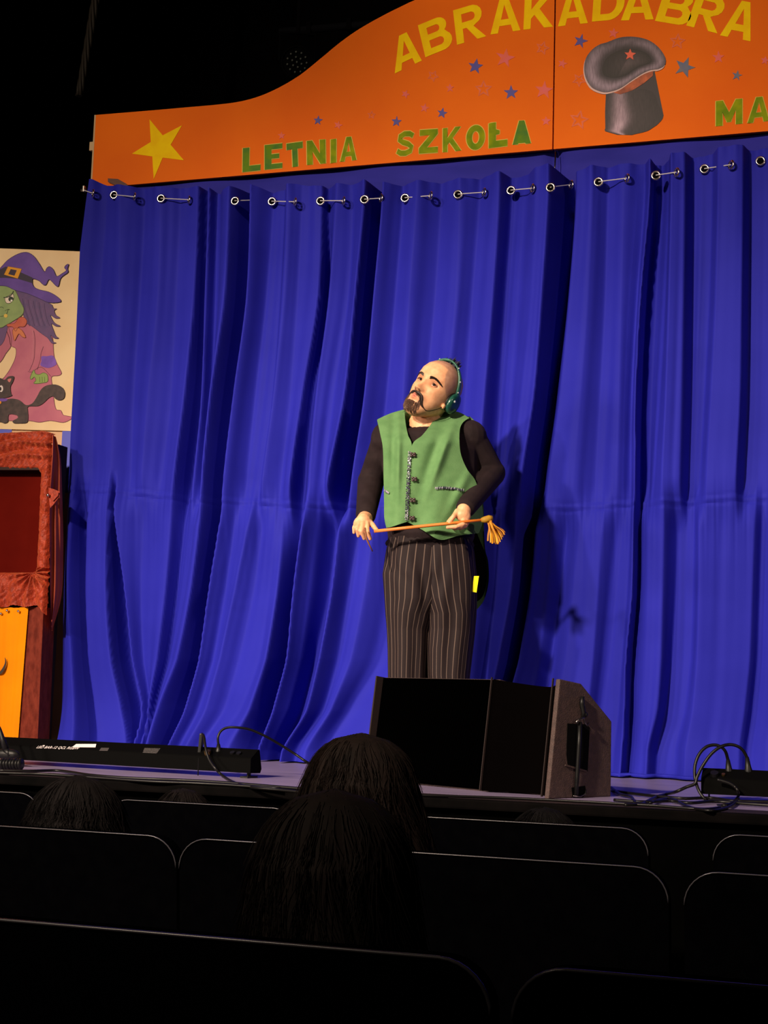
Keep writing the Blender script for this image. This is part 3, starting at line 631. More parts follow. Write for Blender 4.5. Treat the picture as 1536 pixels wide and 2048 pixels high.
hat = art('witch_hat', [[(-100, 380), (0, 290), (80, 205), (180, 145), (270, 125), (340, 160), (400, 240), (455, 325), (478, 288), (510, 272), (548, 308), (580, 372), (640, 340), (678, 312), (660, 282), (678, 256), (702, 248), (690, 290), (695, 330), (645, 366), (615, 402), (598, 470), (572, 468), (530, 424), (498, 404), (470, 456), (440, 456), (400, 418), (340, 395), (326, 420), (345, 476), (400, 508), (500, 532), (585, 580), (622, 632), (500, 640), (400, 598), (280, 548), (150, 512), (60, 472), (-60, 465), (-160, 430)]], .0040, (112, 76, 176), (66, 40, 100), (96, 62, 158), scale=10, label='purple painted pointed hat')
art('hat_band', [[(-40, 320), (60, 272), (200, 325), (332, 385), (332, 442), (180, 396), (40, 385), (-80, 390)]], .0048, (52, 40, 66), None, smooth=False, parent=hat)
art('buckle', [[(82, 270), (222, 295), (182, 395), (40, 355)], [(110, 298), (172, 310), (148, 366), (84, 350)]], .0054, (240, 164, 22), (150, 90, 20), smooth=False, parent=hat, w=4, label='gold painted buckle')
cat_ = art('cat', [[(0, 1640), (70, 1630), (130, 1624), (200, 1640), (265, 1690), (330, 1672), (378, 1605), (420, 1530), (480, 1488), (570, 1480), (640, 1512), (664, 1570), (652, 1620), (612, 1640), (568, 1628), (545, 1600), (500, 1616), (445, 1668), (385, 1700), (290, 1704), (284, 1750), (288, 1810), (274, 1868), (200, 1876), (138, 1874), (132, 1850), (182, 1822), (165, 1792), (90, 1785), (82, 1858), (40, 1876), (0, 1862), (-120, 1860), (-130, 1700)]], .0050, (84, 66, 66), None, (60, 48, 50), scale=40, w=4, label='black painted cat')
art('cat_head', [[(-90, 1420), (0, 1412), (46, 1432), (84, 1398), (142, 1396), (132, 1450), (106, 1500), (112, 1570), (122, 1592), (70, 1612), (0, 1620), (-90, 1600)]], .0056, (78, 60, 60), None, (60, 48, 50), scale=40, parent=cat_)
art('cat_ear', [[(76, 1430), (116, 1418), (98, 1458)]], .0062, (222, 130, 128), None, parent=cat_); art('cat_eye', [circ(12, 1522, 20, 12, 34)], .0062, (245, 232, 230), None, parent=cat_); art('cat_pupil', [circ(4, 1524, 11, 12, 20)], .0066, (24, 20, 22), None, parent=cat_)
art('collar', [[(-40, 1626), (70, 1624), (60, 1650), (-40, 1652)]], .0062, (120, 80, 180), None, parent=cat_); art('bell', [circ(-2, 1664, 16, 12)], .0068, (240, 150, 30), None, parent=cat_)

# ================================================================ puppet booth on the left
YF = 5.84
def c5(x, y): return (x/2.845, 840+y/2.845)
bp0 = on_y(*c5(160, 1780), YF)
booth = empty('puppet_booth', (bp0[0]-.5, YF+.1, ST), 0, 'red velvet covered puppet booth with a dark opening and an orange front cloth', 'puppet theatre')
M_velvet = mat('rust_red_velvet', srgb(176, 62, 34), .5, col2=srgb(132, 38, 20), scale=60, bump=.5, bscale=120, sheen=.9, sheen_tint=srgb(255, 150, 100), spec=.3, detail=6)
M_velvet2 = mat('brown_red_velvet', srgb(120, 48, 34), .7, col2=srgb(90, 30, 20), scale=50, bump=.4, bscale=100, sheen=.6, sheen_tint=srgb(220, 120, 90), spec=.1, stretch=(1, 1, .4))
M_side = mat('red_side_cloth', srgb(190, 88, 58), .6, col2=srgb(168, 72, 48), scale=6, sheen=.3, sheen_tint=srgb(220, 130, 100), spec=.2)
M_ocloth = mat('orange_cloth', srgb(250, 146, 4), .8, col2=srgb(240, 134, 4), scale=5, bump=.2, bscale=700, spec=.1)
# velvet face with wrinkles round the opening
xs = np.linspace(-330, 312, 330); ys = np.linspace(62, 1110, 430); GX, GY = np.meshgrid(xs, ys)
def rr_sd(x, y, x0, x1, y0, y1, r):
    cx, cy = (x0+x1)/2, (y0+y1)/2; qx = np.abs(x-cx)-(x1-x0)/2+r; qy = np.abs(y-cy)-(y1-y0)/2+r
    return np.hypot(np.maximum(qx, 0), np.maximum(qy, 0))+np.minimum(np.maximum(qx, qy), 0)-r
shift = (GY-290)*-.045
XR_ = 300-(GY-80)*.03
sd_open = rr_sd(GX-shift, GY, -262, 236, 284, 868, 26)
rough_bottom = 1062+6*np.sin(GX*.05)+np.where(GX > 215, (GX-215)*.9, 0)
keep = (sd_open > 0) & (GX < XR_) & (GY < rough_bottom)
top_line = 60+np.clip(230-GX, 0, 400)*.055+np.where(GX > 235, (GX-235)**2*.0035, 0)
keep &= GY > top_line
H = np.zeros_like(GX)
H += .012*np.sin((GY-70)*.085+GX*.012+1.2*np.sin(GX*.013))*np.exp(-((GY-165)/85.)**2)          # long pleats over the opening
H += .003*np.sin((GY-70)*.17+GX*.02+3*np.sin(GX*.016))*np.exp(-((GY-160)/80.)**2)
ang = np.arctan2(GY-868, GX-196)
H += .012*np.sin(ang*15+.6)*np.exp(-((np.hypot(GX-196, GY-868)-60)/70.)**2)*(GY > 840)             # puckers at the corner
H += .010*np.sin(GX*.075+1.5*np.sin(GY*.02))*np.clip((GY-900)/100, 0, 1)
H += .003*np.sin(GX*.13+2*np.sin(GY*.021))*np.sin(GY*.043+1.5*np.sin(GX*.02))+.0015*np.sin(GX*.21+GY*.11+2*np.sin(GY*.05))
H += .02*(1-np.exp(-np.maximum(sd_open, 0)/14.))
H -= .03*np.clip((GX-(XR_-22))/22, 0, 1)**2
H -= .03*np.clip((top_line+16-GY)/16, 0, 1)**2
P = on_y_arr(GX/2.845, 840+GY/2.845, YF); P[..., 1] -= H; P = P.reshape(-1, 3)
fc = grid_faces(*GX.shape); fc = fc[keep.ravel()[fc].all(1)]
def compact(V, Fc):
    u, inv = np.unique(Fc, return_inverse=True); return V[u], inv.reshape(Fc.shape)
Vv, Ff = compact(P, fc); o = mk('velvet_front', Vv, Ff, M_velvet, booth, smooth=True)
def px_box(name, x0, x1, y0, y1, Y, th, m, parent, f=c5, skew=0, **k):
    """board between two photo rows on the plane y=Y"""
    q = [on_y(*f(x, y), Y) for x, y in ((x0, y0), (x1, y0), (x1+skew, y1), (x0+skew, y1))]
    V = q+[p+np.array([0, th, 0]) for p in q]
    return mk(name, V, [(0, 3, 2, 1), (4, 5, 6, 7), (0, 1, 5, 4), (1, 2, 6, 5), (2, 3, 7, 6), (3, 0, 4, 7)], m, parent, **k)
px_box('opening_backcloth', -290, 262, 250, 900, YF+.05, .01, mat('maroon_backcloth', srgb(92, 18, 12), .9, col2=srgb(80, 14, 10), scale=4, spec=0), booth, label='dark maroon cloth inside the opening')
px_box('opening_gap_shadow', -262, 236, 268, 284, YF-.012, .02, mat('gap_shadow_tone', srgb(40, 14, 10), .8), booth)  # dark strip added as the gap's shadow above the opening
# booth body behind the velvet
q0 = on_y(*c5(300, 90), YF); q1 = on_y(*c5(245, 1100), YF); zt = q0[2]; XB = q1[0]-.004
XBL = on_y(*c5(-328, 1100), YF)[0]
MB().box(((XB+XBL)/2, YF+.10, (zt-.03+ST)/2+.01), (XB-XBL, .08, zt-.05-ST)).go('booth_body', mat('booth_dark_wood', srgb(26, 14, 12), .9), booth)
# front cloth
xs = np.linspace(-240, 162, 60); ys = np.linspace(1066, 1822, 60); GX, GY = np.meshgrid(xs, ys); GXs = GX-(GY-1066)*(.077)*((GX+240)/402)
P = on_y_arr(GXs/2.845, 840+GY/2.845, YF-.006); P[..., 1] -= .004*np.sin(GX*.03+GY*.002)+.002*np.sin(GX*.11)
P[..., 2] = np.maximum(P[..., 2], ST+.002)
mk('front_cloth', P.reshape(-1, 3), grid_faces(*GX.shape), M_ocloth, booth, smooth=True, label='bright orange cloth')
for x, y in ((6, 1102), (40, 1084), (104, 1088), (-60, 1090)): MB().ell(on_y(*c5(x, y), YF-.016), .0065, nu=10, nv=6).go('pin', M_chrome, booth, smooth=True)
mb = MB(); s = stroke(catmull([(-30, 1448), (0, 1440), (20, 1415), (32, 1380), (28, 1352)], 5), [3, 5, 8, 10, 13, 15, 16, 16, 16, 15, 14, 13, 11, 10, 9, 8, 7, 6, 4, 3, 2])
V, Fc = flat_paint([[c5(*p) for p in s[0]]], YF, .0145); mk('painted_curve', V, Fc, mat('dark_line_paint', srgb(52, 34, 20), .7), booth, label='dark painted curved line')
# velvet post and pale wooden edge
q = [on_y(*c5(x, y), YF+.002) for x, y in ((160, 1062), (248, 1064), (214, 1822), (100, 1822))]
V = q+[p+np.array([0, .10, 0]) for p in q]; V = [(p[0], p[1], max(p[2], ST)) for p in V]
mk('velvet_post', V, [(0, 3, 2, 1), (4, 5, 6, 7), (0, 1, 5, 4), (1, 2, 6, 5), (2, 3, 7, 6), (3, 0, 4, 7)], M_velvet2, booth)
q = [on_y(*c5(x, y), YF+.002) for x, y in ((-325, 1062), (-235, 1064), (-235, 1822), (-325, 1822))]
V = q+[p+np.array([0, .10, 0]) for p in q]; V = [(p[0], p[1], max(p[2], ST)) for p in V]
mk('velvet_post', V, [(0, 3, 2, 1), (4, 5, 6, 7), (0, 1, 5, 4), (1, 2, 6, 5), (2, 3, 7, 6), (3, 0, 4, 7)], M_velvet2, booth)
q = [on_y(*c5(x, y), YF+.10) for x, y in ((250, 1200), (285, 1200), (234, 1822), (212, 1822))]
V = q+[p+np.array([0, .03, 0]) for p in q]; V = [(p[0], p[1], max(p[2], ST)) for p in V]
mk('wooden_upright', V, [(0, 3, 2, 1), (4, 5, 6, 7), (0, 1, 5, 4), (1, 2, 6, 5), (2, 3, 7, 6), (3, 0, 4, 7)], mat('pale_wood', srgb(176, 140, 104), .7, col2=srgb(156, 120, 86), scale=12, stretch=(1, 1, .2)), booth)
# cloth hanging down the right side of the booth
L = catmull([(298, 84, 0), (296, 200, 0), (284, 400, 0), (282, 560, 0), (284, 760, -.01), (286, 980, -.01), (292, 1130, 0)], 12)
R = catmull([(318, 96, .05), (345, 220, .12), (354, 420, .15), (358, 560, .16), (360, 760, .17), (350, 1000, .16), (296, 1200, .12)], 12)
V = []
for i, (l, r) in enumerate(zip(L, R)):
    for k in range(19):
        t = k/18; x = l[0]*(1-t)+r[0]*t; y = l[1]*(1-t)+r[1]*t; d = l[2]*(1-t)+r[2]*t
        w = .006*math.sin(t*9+i*.06)+.008*math.sin(t*16+i*.03)*min(1, i/30)
        V.append(on_y(*c5(x+6*math.sin(t*9+i*.06)*t*(1-t), y), YF+d*.6-w-.01))
mk('side_cloth', V, grid_faces(len(L), 19), M_side, booth, smooth=True)
V, Fc = flat_paint([[c5(*p) for p in [(276, 385), (300, 392), (340, 408), (340, 432), (306, 478), (286, 500), (280, 470)]]], YF, .035, .004); mk('folded_flap', V, Fc, M_velvet, booth)
V, Fc = flat_paint([[c5(*p) for p in [(296, 402), (334, 412), (330, 430), (300, 462), (290, 440)]]], YF, .043, .004); mk('folded_flap', V, Fc, M_velvet, booth)
MB().ell(on_y(*c5(273, 428), YF-.045), .008, nu=10, nv=6).go('pin', M_chrome, booth, smooth=True)

# ================================================================ stage monitor speaker
fr = on_z(1097, 1598, ST); fl = on_z(726, 1561, ST); u = unit((fr-fl)*[1, 1, 0]); W = float(np.linalg.norm((fr-fl)[:2])); v = np.array([-u[1], u[0], 0.])
if v[1] < 0: v = -v
def sp_h(px, py, base, off):   # height of a photo point above a point `base` moved by off*v
    P = base+v*off; d = ray(px, py); h = d[:2]; t = np.dot(P[:2]-CAMP[:2], h)/np.dot(h, h); return CAMP[2]+t*d[2]
D = .30
# depth that puts the back edge on photo column 1222
for _ in range(40):
    x = proj(fr+v*D)[0]; D += (1222-x)*.0008
tf = .045     # the front leans back by this much at the top
Ht = sp_h(1121, 1358, fr, tf)-ST; Hb = sp_h(1231, 1443, fr, D)-ST; Dm = tf+.07
spk = empty('stage_monitor', (fr+fl)/2+v*D/2, math.atan2(u[1], u[0]), 'large black wedge stage monitor loudspeaker at the stage edge in front of the performer', 'speaker')
SP = lambda a, b, z: fl+u*a+v*b+np.array([0, 0, z])
def sidecut(b0, b1, b2, hz):  # profile of the cabinet in (depth, height)
    return [(b0, .0), (b0+tf, Ht), (b0+tf+.10, Ht-.012), (D, Hb), (D, .0)]
M_cab = mat('black_cabinet_paint', srgb(76, 58, 54), .6, col2=srgb(62, 48, 45), scale=60, bump=.4, bscale=300, spec=.4)
M_grill = mat('black_grille', srgb(1, 1, 1), .9, spec=.0)
prof = sidecut(0, 0, 0, 0)
def slab(a0, a1, m, name, prof, parent=spk, bev=.004):
    bm = bmesh.new(); A = [bm.verts.new(SP(a0, b, z)) for b, z in prof]; B = [bm.verts.new(SP(a1, b, z)) for b, z in prof]; n = len(prof)
    bm.faces.new(A); bm.faces.new(B[::-1])
    for i in range(n): bm.faces.new((A[i], B[i], B[(i+1) % n], A[(i+1) % n]))
    bmesh.ops.recalc_face_normals(bm, faces=bm.faces); 
    if bev: bmesh.ops.bevel(bm, geom=bm.edges[:], offset=bev, segments=2, affect='EDGES', profile=.6)
    bm.verts.ensure_lookup_table(); bm.verts.index_update()
    return mk(name, [v_.co for v_ in bm.verts], [[q.index for q in f.verts] for f in bm.faces], m, parent)
g1 = W*.66; c1 = W*.985
slab(W-.018, W, M_cab, 'side_panel', prof); M_cab_shade = mat('shaded_cabinet_paint', srgb(40, 31, 29), .6, spec=.2); slab(0, .006, M_cab_shade, 'side_panel', prof, bev=.001)  # cabinet paint darkened on left panel and strips: less light put into the colour
slab(.006, g1, M_cab, 'cabinet', [(.04, 0), (.04+tf, Ht-.004), (tf+.10, Ht-.014), (D-.005, Hb-.004), (D-.005, 0)], bev=.003)
slab(g1, W-.018, M_cab, 'horn_housing', [(.10, 0), (.10+tf, Ht-.035), (D-.005, Hb-.004), (D-.005, 0)], bev=.003)
# grille: a bowed perforated sheet made of fine ribs
gl = MB(); nr = 110
for i in range(nr):
    a = .009+(g1-.015)*i/(nr-1); bow = .012*math.sin(math.pi*i/(nr-1))
    pts = [SP(a, .032-bow, .012), SP(a, .032+tf-bow, Ht-.006)]
    gl.tube(pts, .0024, 4)
gl.go('grille', M_grill, spk)
slab(.006, g1, M_grill, 'grille_backing', [(.034, .006), (.034+tf, Ht-.008), (.038+tf, Ht-.008), (.038, .006)], bev=0)
# horn: concave flared waveguide between grille and right side panel
V = []; NU, NV = 41, 20
for j in range(NV):
    h = .004+(Ht-.008)*j/(NV-1); flare = (.02+.98*(j/(NV-1))**.8)
    for i in range(NU):
        s = i/(NU-1); a = g1+(W-.02-g1)*s; thro = .60; wv = abs(s-thro)/(thro if s < thro else 1-thro)
        dep = .085*(1-wv**1.7) if wv < 1 else 0
        V.append(SP(a, .008+tf*h/Ht+dep, h-(.022*(1-wv**1.5)*(h/Ht)**6 if wv < 1 else 0)))
mk('horn', V, grid_faces(NV, NU)[:, ::-1], mat('horn_plastic', srgb(4, 3, 3), .7, spec=.0), spk, smooth=True)
# narrow trim strips
for a in (g1, W-.030):
    slab(a-.0015, a+.0015, M_cab_shade, 'trim_strip', [(-.002, .005), (tf-.002, Ht+.002), (tf+.004, Ht+.002), (.006, .005)], bev=0)
# side handle: recessed pocket with bar, latch with steel clip, lower foot cup
def SS(b, z, o=.0): return SP(W+o, b, z)
def side_px(px, py, o=0.001):
    N = u; P0 = SP(W+o, 0, 0); d = ray(px, py); t = np.dot(P0-CAMP, N)/np.dot(d, N); return CAMP+d*t
def side_panel(name, pts, o, m, th=.004, parent=spk):
    P = [side_px(x, y, o) for x, y in pts]; P2 = [p-u*th for p in P]; n = len(P)
    return mk(name, P+P2, [tuple(range(n)), tuple(range(n, 2*n))[::-1]]+[(i, (i+1) % n, n+(i+1) % n, n+i) for i in range(n)], m, parent)
c6 = lambda x, y: (700+x/2.743, 1320+y/2.743)
hp_ = side_panel('handle_pocket', [c6(*p) for p in [(1194, 348), (1300, 352), (1316, 372), (1304, 612), (1196, 580), (1188, 520)]], .0015, mat('deep_black', srgb(3, 3, 3), .9, spec=.1))
mb = MB(); mb.tube([side_px(*c6(1262, 340), .012), side_px(*c6(1256, 470), .014), side_px(*c6(1246, 640), .012), side_px(*c6(1240, 740), .01)], .007, 8); mb.go('handle_bar', M_plastic, spk, smooth=True)
side_panel('handle_frame', [c6(*p) for p in [(1184, 572), (1300, 606), (1300, 616), (1184, 582)]], .004, M_cab)
side_panel('foot_cup', [c6(*p) for p in [(1216, 700), (1290, 690), (1298, 730), (1280, 752), (1222, 752)]], .0015, mat('deep_black', srgb(3, 3, 3), .9))
mb = MB(); mb.tube([side_px(*c6(x, y), .010) for x, y in ((1226, 745), (1262, 750), (1290, 735), (1296, 712))], .0025, 6); mb.go('foot_rim', M_steel, spk, smooth=True)
mb = MB(); mb.tube([side_px(*c6(x, y), .016) for x, y in ((1240, 342), (1256, 326), (1284, 318), (1286, 340), (1300, 360), (1308, 345))], .003, 6); mb.go('clip', M_steel, spk, smooth=True, label='bent steel clip')
mb = MB(); mb.tube([side_px(*c6(x, y), .008) for x, y in ((1276, 200), (1272, 240), (1282, 290), (1276, 320))], [.006, .008, .007, .006], 8); mb.ell(side_px(*c6(1290, 300), .008), .009, nu=8, nv=6); mb.go('latch', M_plastic, spk, smooth=True)

# ================================================================ LED bars on the stage edge
def led_bar(name, e0, e1, flip, label):
    e0 = np.array([e0[0], e0[1], ST]); e1 = np.array([e1[0], e1[1], ST]); a = unit(e1-e0); Ln = float(np.linalg.norm(e1-e0)); b = np.array([-a[1], a[0], 0.])
    t = empty(name, (e0+e1)/2, math.atan2(a[1], a[0]), label, 'stage light', 'LED light bars along the stage edge')
    Q = lambda s, d, z: e0+a*s+b*d+np.array([0, 0, z])
    pr = [(.0, .018), (.0, .066), (.004, .07), (.052, .098), (.06, .096), (.078, .03), (.07, .016)]
    bm = bmesh.new(); A = [bm.verts.new(Q(0, d, z)) for d, z in pr]; B = [bm.verts.new(Q(Ln, d, z)) for d, z in pr]; n = len(pr)
    bm.faces.new(A); bm.faces.new(B)
    for i in range(n): bm.faces.new((A[i], B[i], B[(i+1) % n], A[(i+1) % n]))
    bmesh.ops.recalc_face_normals(bm, faces=bm.faces); bm.verts.index_update()
    mk('housing', [q.co for q in bm.verts], [[q.index for q in f.verts] for f in bm.faces], mat('black_housing', srgb(5, 5, 5), .7, spec=.03), t)
    for k in range(12):
        s = Ln*(k+.5)/12; c = Q(s, .074, .062); R = MB(); R.tube([c, c+b*.006-np.array([0, 0, -.002])], .022, 14); R.go('lens', mat('lens_glass', srgb(120, 120, 130), .15, spec=.8), t)
    for s in (Ln*.02, Ln*.98):
        m2 = MB(); m2.box(Q(s, .03, .03), (.004, .02, .06), rz=math.atan2(a[1], a[0])); m2.box(Q(s, .03, .003), (.03, .07, .006), rz=math.atan2(a[1], a[0])); m2.go('bracket', M_plastic, t)
        k2 = MB(); k2.tube([Q(s-.012 if s < .5*Ln else s+.0, .036, .058), Q(s if s < .5*Ln else s+.022, .036, .058)], .016, 10); k2.go('knob', M_plastic, t, smooth=False)
    return t, Q, Ln, a, b
eR = on_z(500, 1557, ST); eL = on_z(16, 1528, ST); aa = unit(eR-eL); eR2 = eR; eL2 = eR-aa*1.12
bar, QB, LB, ab, bb = led_bar('led_bar', eL2, eR2, 0, 'long black stage light bar with white lettering lying left of the wedge monitor')
dv = unit(np.array([0.052*1, 0, .028])); n_tilt = np.cross(ab, unit(bb*.048+np.array([0, 0, .028])))
def bar_face(px, py, Q, a, b, off=.0008):  # point of the tilted rear face seen at a pixel
    P0 = Q(0, .004, .07); e = unit(b*.048+np.array([0, 0, .028])); N = np.cross(a, e); N = N if N[2] > 0 else -N
    d = ray(px, py); t = np.dot(P0+N*off-CAMP, N)/np.dot(d, N); return CAMP+d*t, e, N
c7 = lambda x, y: (x/2.4, 1420+y/2.4)
def decal(name, pts, m, parent, Q=QB, a=ab, b=bb, **k):
    P = [bar_face(*p, Q, a, b)[0] for p in pts]; n = len(P); N = bar_face(*pts[0], Q, a, b)[2]
    V = P+[p-N*.0006 for p in P]
    return mk(name, V, [tuple(range(n)), tuple(range(n, 2*n))[::-1]]+[(i, (i+1) % n, n+(i+1) % n, n+i) for i in range(n)], m, parent, **k)
decal('sticker', [c7(*p) for p in [(366, 163), (462, 163), (458, 179), (346, 178)]], M_print, bar, label='blank white sticker')
decal('sticker', [c7(*p) for p in [(694, 182), (770, 184), (752, 208), (684, 205)]], mat('grey_label', srgb(70, 66, 64), .6, col2=srgb(20, 20, 20), scale=160, stretch=(1, 1, 6)), bar, label='grey rating label')
decal('sticker', [c7(*p) for p in [(486, 181), (524, 182), (516, 196), (476, 195)]], mat('dark_label', srgb(58, 54, 54), .6), bar, label='dark control display')
def text_on(body, p_left, p_right, Q, a, b, m, parent):
    cu = bpy.data.curves.new('t', 'FONT'); cu.body = body; cu.size = 1; cu.extrude = .01; o = bpy.data.objects.new('t', cu); COL.objects.link(o)
    dg = bpy.context.evaluated_depsgraph_get(); me = o.evaluated_get(dg).to_mesh(); V = np.array([tuple(q.co) for q in me.vertices]); Fc = [tuple(f.vertices) for f in me.polygons]
    o.evaluated_get(dg).to_mesh_clear(); bpy.data.objects.remove(o)
    A, e, N = bar_face(*p_left, Q, a, b, .001); B = bar_face(*p_right, Q, a, b, .001)[0]; ax = B-A; sc = np.linalg.norm(ax)/V[:, 0].max(); ax = unit(ax)
    return mk('lettering', A+V[:, :1]*ax*sc+V[:, 1:2]*e*sc*1.35+V[:, 2:3]*N*.02, Fc, m, parent)
text_on('LED BAR-12 QCL RGBW', c7(172, 183), c7(374, 189), QB, ab, bb, M_print, bar)
decal('print_line', [c7(*p) for p in [(206, 169), (216, 169), (215, 172), (205, 172)]], M_print, bar)
# sockets and plugs
def plug(base, top, r, parent, name='plug'):
    mb = MB(); base = np.array(base); top = np.array(top); m_ = base*.45+top*.55
    mb.tube([base, base*.6+top*.4, m_, top], [r, r, r*.8, r*.45], 10); return mb.go(name, M_plastic, parent, smooth=True)
def in_plane(px, py, Y): return on_y(px, py, Y)
yb = QB(LB, .03, 0)[1]+.03
for p in ((465, 1507), (478, 1508)): q, e, N = bar_face(*p, QB, ab, bb); MB().tube([q, q+N*.006], .009, 12).go('socket', M_plastic, bar)
q, e, N = bar_face(416, 1508, QB, ab, bb); MB().tube([q, q+N*.012], .012, 12).go('socket', mat('brass', srgb(170, 140, 80), .35, 1.0), bar)
c1_ = empty('signal_cable', on_y(437, 1500, yb), 0, 'black cable arching out of the right end of the left light bar', 'cable')
plug(on_y(437, 1512, yb), on_y(437, 1488, yb), .012, c1_)
cable([on_y(x, y, yb+d) for x, y, d in ((437, 1490, 0), (436, 1474, 0), (443, 1461, .01), (456, 1455, .02), (475, 1455, .03), (500, 1459, .05), (530, 1472, .08), (560, 1489, .12), (590, 1508, .15), (620, 1528, .17))]+[on_z(650, 1540, ST+.01), on_z(720, 1548, ST+.006)], .0045, 8).go('lead', M_rubber, c1_, smooth=True)
c2_ = empty('power_cable', on_y(405, 1500, yb), 0, 'black cable with a flat upright plug, drooping beside the left light bar', 'cable')
mb = MB(); mb.box(on_y(402, 1488, yb), (.012, .02, .075), bev=.004, ry=.06); mb.go('plug', M_plastic, c2_)
cable([on_y(x, y, yb+d) for x, y, d in ((404, 1468, 0), (408, 1474, -.03), (411, 1495, -.06), (418, 1518, -.08), (430, 1536, -.10), (446, 1552, -.12))]+[on_z(470, 1566, ST+.006), on_z(505, 1575, ST+.006), on_z(560, 1580, ST+.006), on_z(640, 1588, ST+.006)], .005, 8).go('lead', M_rubber, c2_, smooth=True)
cable([on_z(396, 1551, ST+.004)+np.array([0, 0, .06]), on_z(396, 1551, ST+.004)], .002).go('tie_end', M_rubber, c2_)
# plug and coil at the far left of the stage edge
lf = empty('cable_connector', on_z(16, 1538, ST), 0, 'black ribbed cable connector at the far left of the stage edge', 'connector')
mb = MB(); p = on_z(18, 1540, ST); 
for k in range(7): q = on_z(2+k*6, 1541, ST)+np.array([0, 0, .022]); mb.tube([q, q+np.array([.009, 0, 0])], .020-.0012*(k % 2), 12)
mb.go('ribbed_sleeve', M_plastic, lf, smooth=True)
mb = MB(); mb.ell(on_z(12, 1533, ST)+np.array([0, 0, .045]), (.055, .02, .02), nu=14, nv=8); mb.go('connector_body', M_plastic, lf, smooth=True)
mb = MB(); mb.tube([on_y(12, 1500, 4.75), on_y(5, 1478, 4.75), on_y(0, 1460, 4.75), on_y(-8, 1440, 4.75)], [.012, .010, .007, .004], 8); mb.tube([on_y(20, 1512, 4.75), on_y(12, 1500, 4.75)], [.009, .012], 8); mb.go('lead', M_plastic, lf, smooth=True)
# right bar
r0 = on_z(1402, 1599, ST); r1 = on_z(1560, 1607, ST); ar = unit((r1-r0)*[1, 1, 0])
bar2, QR, LR, ar, br = led_bar('led_bar', r0, r0+ar*1.12, 0, 'black stage light bar on the right of the stage edge with two upright plugs')
c8 = lambda x, y: (1180+x/4.315, 1440+y/4.315)
yr = r0[1]+.05
q, e, N = bar_face(*c8(1075, 480), QR, ar, br); MB().tube([q, q+N*.012], .013, 12).go('socket', M_plastic, bar2)
q, e, N = bar_face(*c8(1152, 478), QR, ar, br); MB().tube([q, q+N*.006], .006, 12).go('socket', mat('brass', srgb(170, 140, 80), .35, 1.0), bar2)
cb1 = empty('signal_cable', on_y(*c8(1195, 500), yr), 0, 'black looped cable from the left plug of the right light bar', 'cable')
plug(on_y(*c8(1205, 505), yr), on_y(*c8(1190, 340), yr), .013, cb1)
cable([on_y(*c8(x, y), yr+d) for x, y, d in ((1190, 345, 0), (1170, 275, -.01), (1130, 232, -.02), (1070, 215, -.03), (1000, 235, -.04), (940, 300, -.05), (905, 400, -.06), (908, 510, -.07), (940, 610, -.09), (990, 680, -.10), (1060, 735, -.10))]+[on_z(*c8(x, y), ST+.008) for x, y in ((1150, 738), (1230, 715), (1276, 665))]+[on_y(*c8(x, y), yr-.08) for x, y in ((1280, 620), (1250, 575), (1190, 540), (1100, 515))], .0052, 8).go('lead', M_rubber, cb1, smooth=True)
cb2 = empty('signal_cable', on_y(*c8(1375, 500), yr), 0, 'black looped cable from the right plug of the right light bar', 'cable')
plug(on_y(*c8(1375, 512), yr), on_y(*c8(1355, 320), yr), .013, cb2)
cable([on_y(*c8(x, y), yr+d) for x, y, d in ((1355, 325, 0), (1320, 262, -.01), (1270, 225, -.02), (1200, 212, -.03), (1120, 235, -.05), (1040, 300, -.06), (970, 400, -.07), (925, 490, -.08), (905, 550, -.085), (830, 580, -.09), (740, 620, -.09))]+[on_z(*c8(x, y), ST+.006) for x, y in ((660, 640), (580, 660), (500, 700), (430, 730), (300, 735))], .0052, 8).go('lead', M_rubber, cb2, smooth=True)
# loose cables along the stage edge
def floor_cable(pts, label, r=.005, name='floor_cable'):
    o = cable([on_z(x, y, ST+r+.003) for x, y in pts], r, 8).go(name, M_rubber, None, smooth=True, label=label, category='cable')
floor_cable([(0, 1541), (60, 1542), (110, 1541), (140, 1544), (180, 1550), (240, 1555), (300, 1558), (380, 1561), (460, 1566), (560, 1574), (660, 1582)], 'black cable on the stage edge in front of the left light bar, nearest the bar')
floor_cable([(-30, 1545), (40, 1547), (100, 1549), (200, 1556), (300, 1563), (420, 1568), (560, 1577)], 'lowest black cable on the stage edge in front of the left light bar')
floor_cable([(640, 1583), (760, 1588), (850, 1591), (960, 1594), (1060, 1598), (1180, 1604), (1270, 1609), (1320, 1612), (1400, 1618), (1440, 1615)], 'thin cable along the stage edge just in front of the wedge monitor', .004)
floor_cable([(1222, 1575), (1240, 1588), (1262, 1594), (1272, 1606), (1300, 1610)], 'short black cable curling out from behind the wedge monitor')
floor_cable([(1224, 1582), (1290, 1590), (1330, 1594), (1370, 1597), (1420, 1596), (1470, 1602), (1560, 1604)], 'black cable running from the wedge monitor behind the right cable loops')
floor_cable([(1228, 1600), (1290, 1604), (1340, 1602), (1380, 1606), (1430, 1603), (1500, 1608), (1560, 1612)], 'black cable on the stage edge under the right cable loops')
floor_cable([(1300, 1606), (1340, 1597), (1372, 1612), (1400, 1619), (1430, 1621), (1462, 1612), (1478, 1598)], 'shiny black cable looping at the foot of the right light bar', .0045)
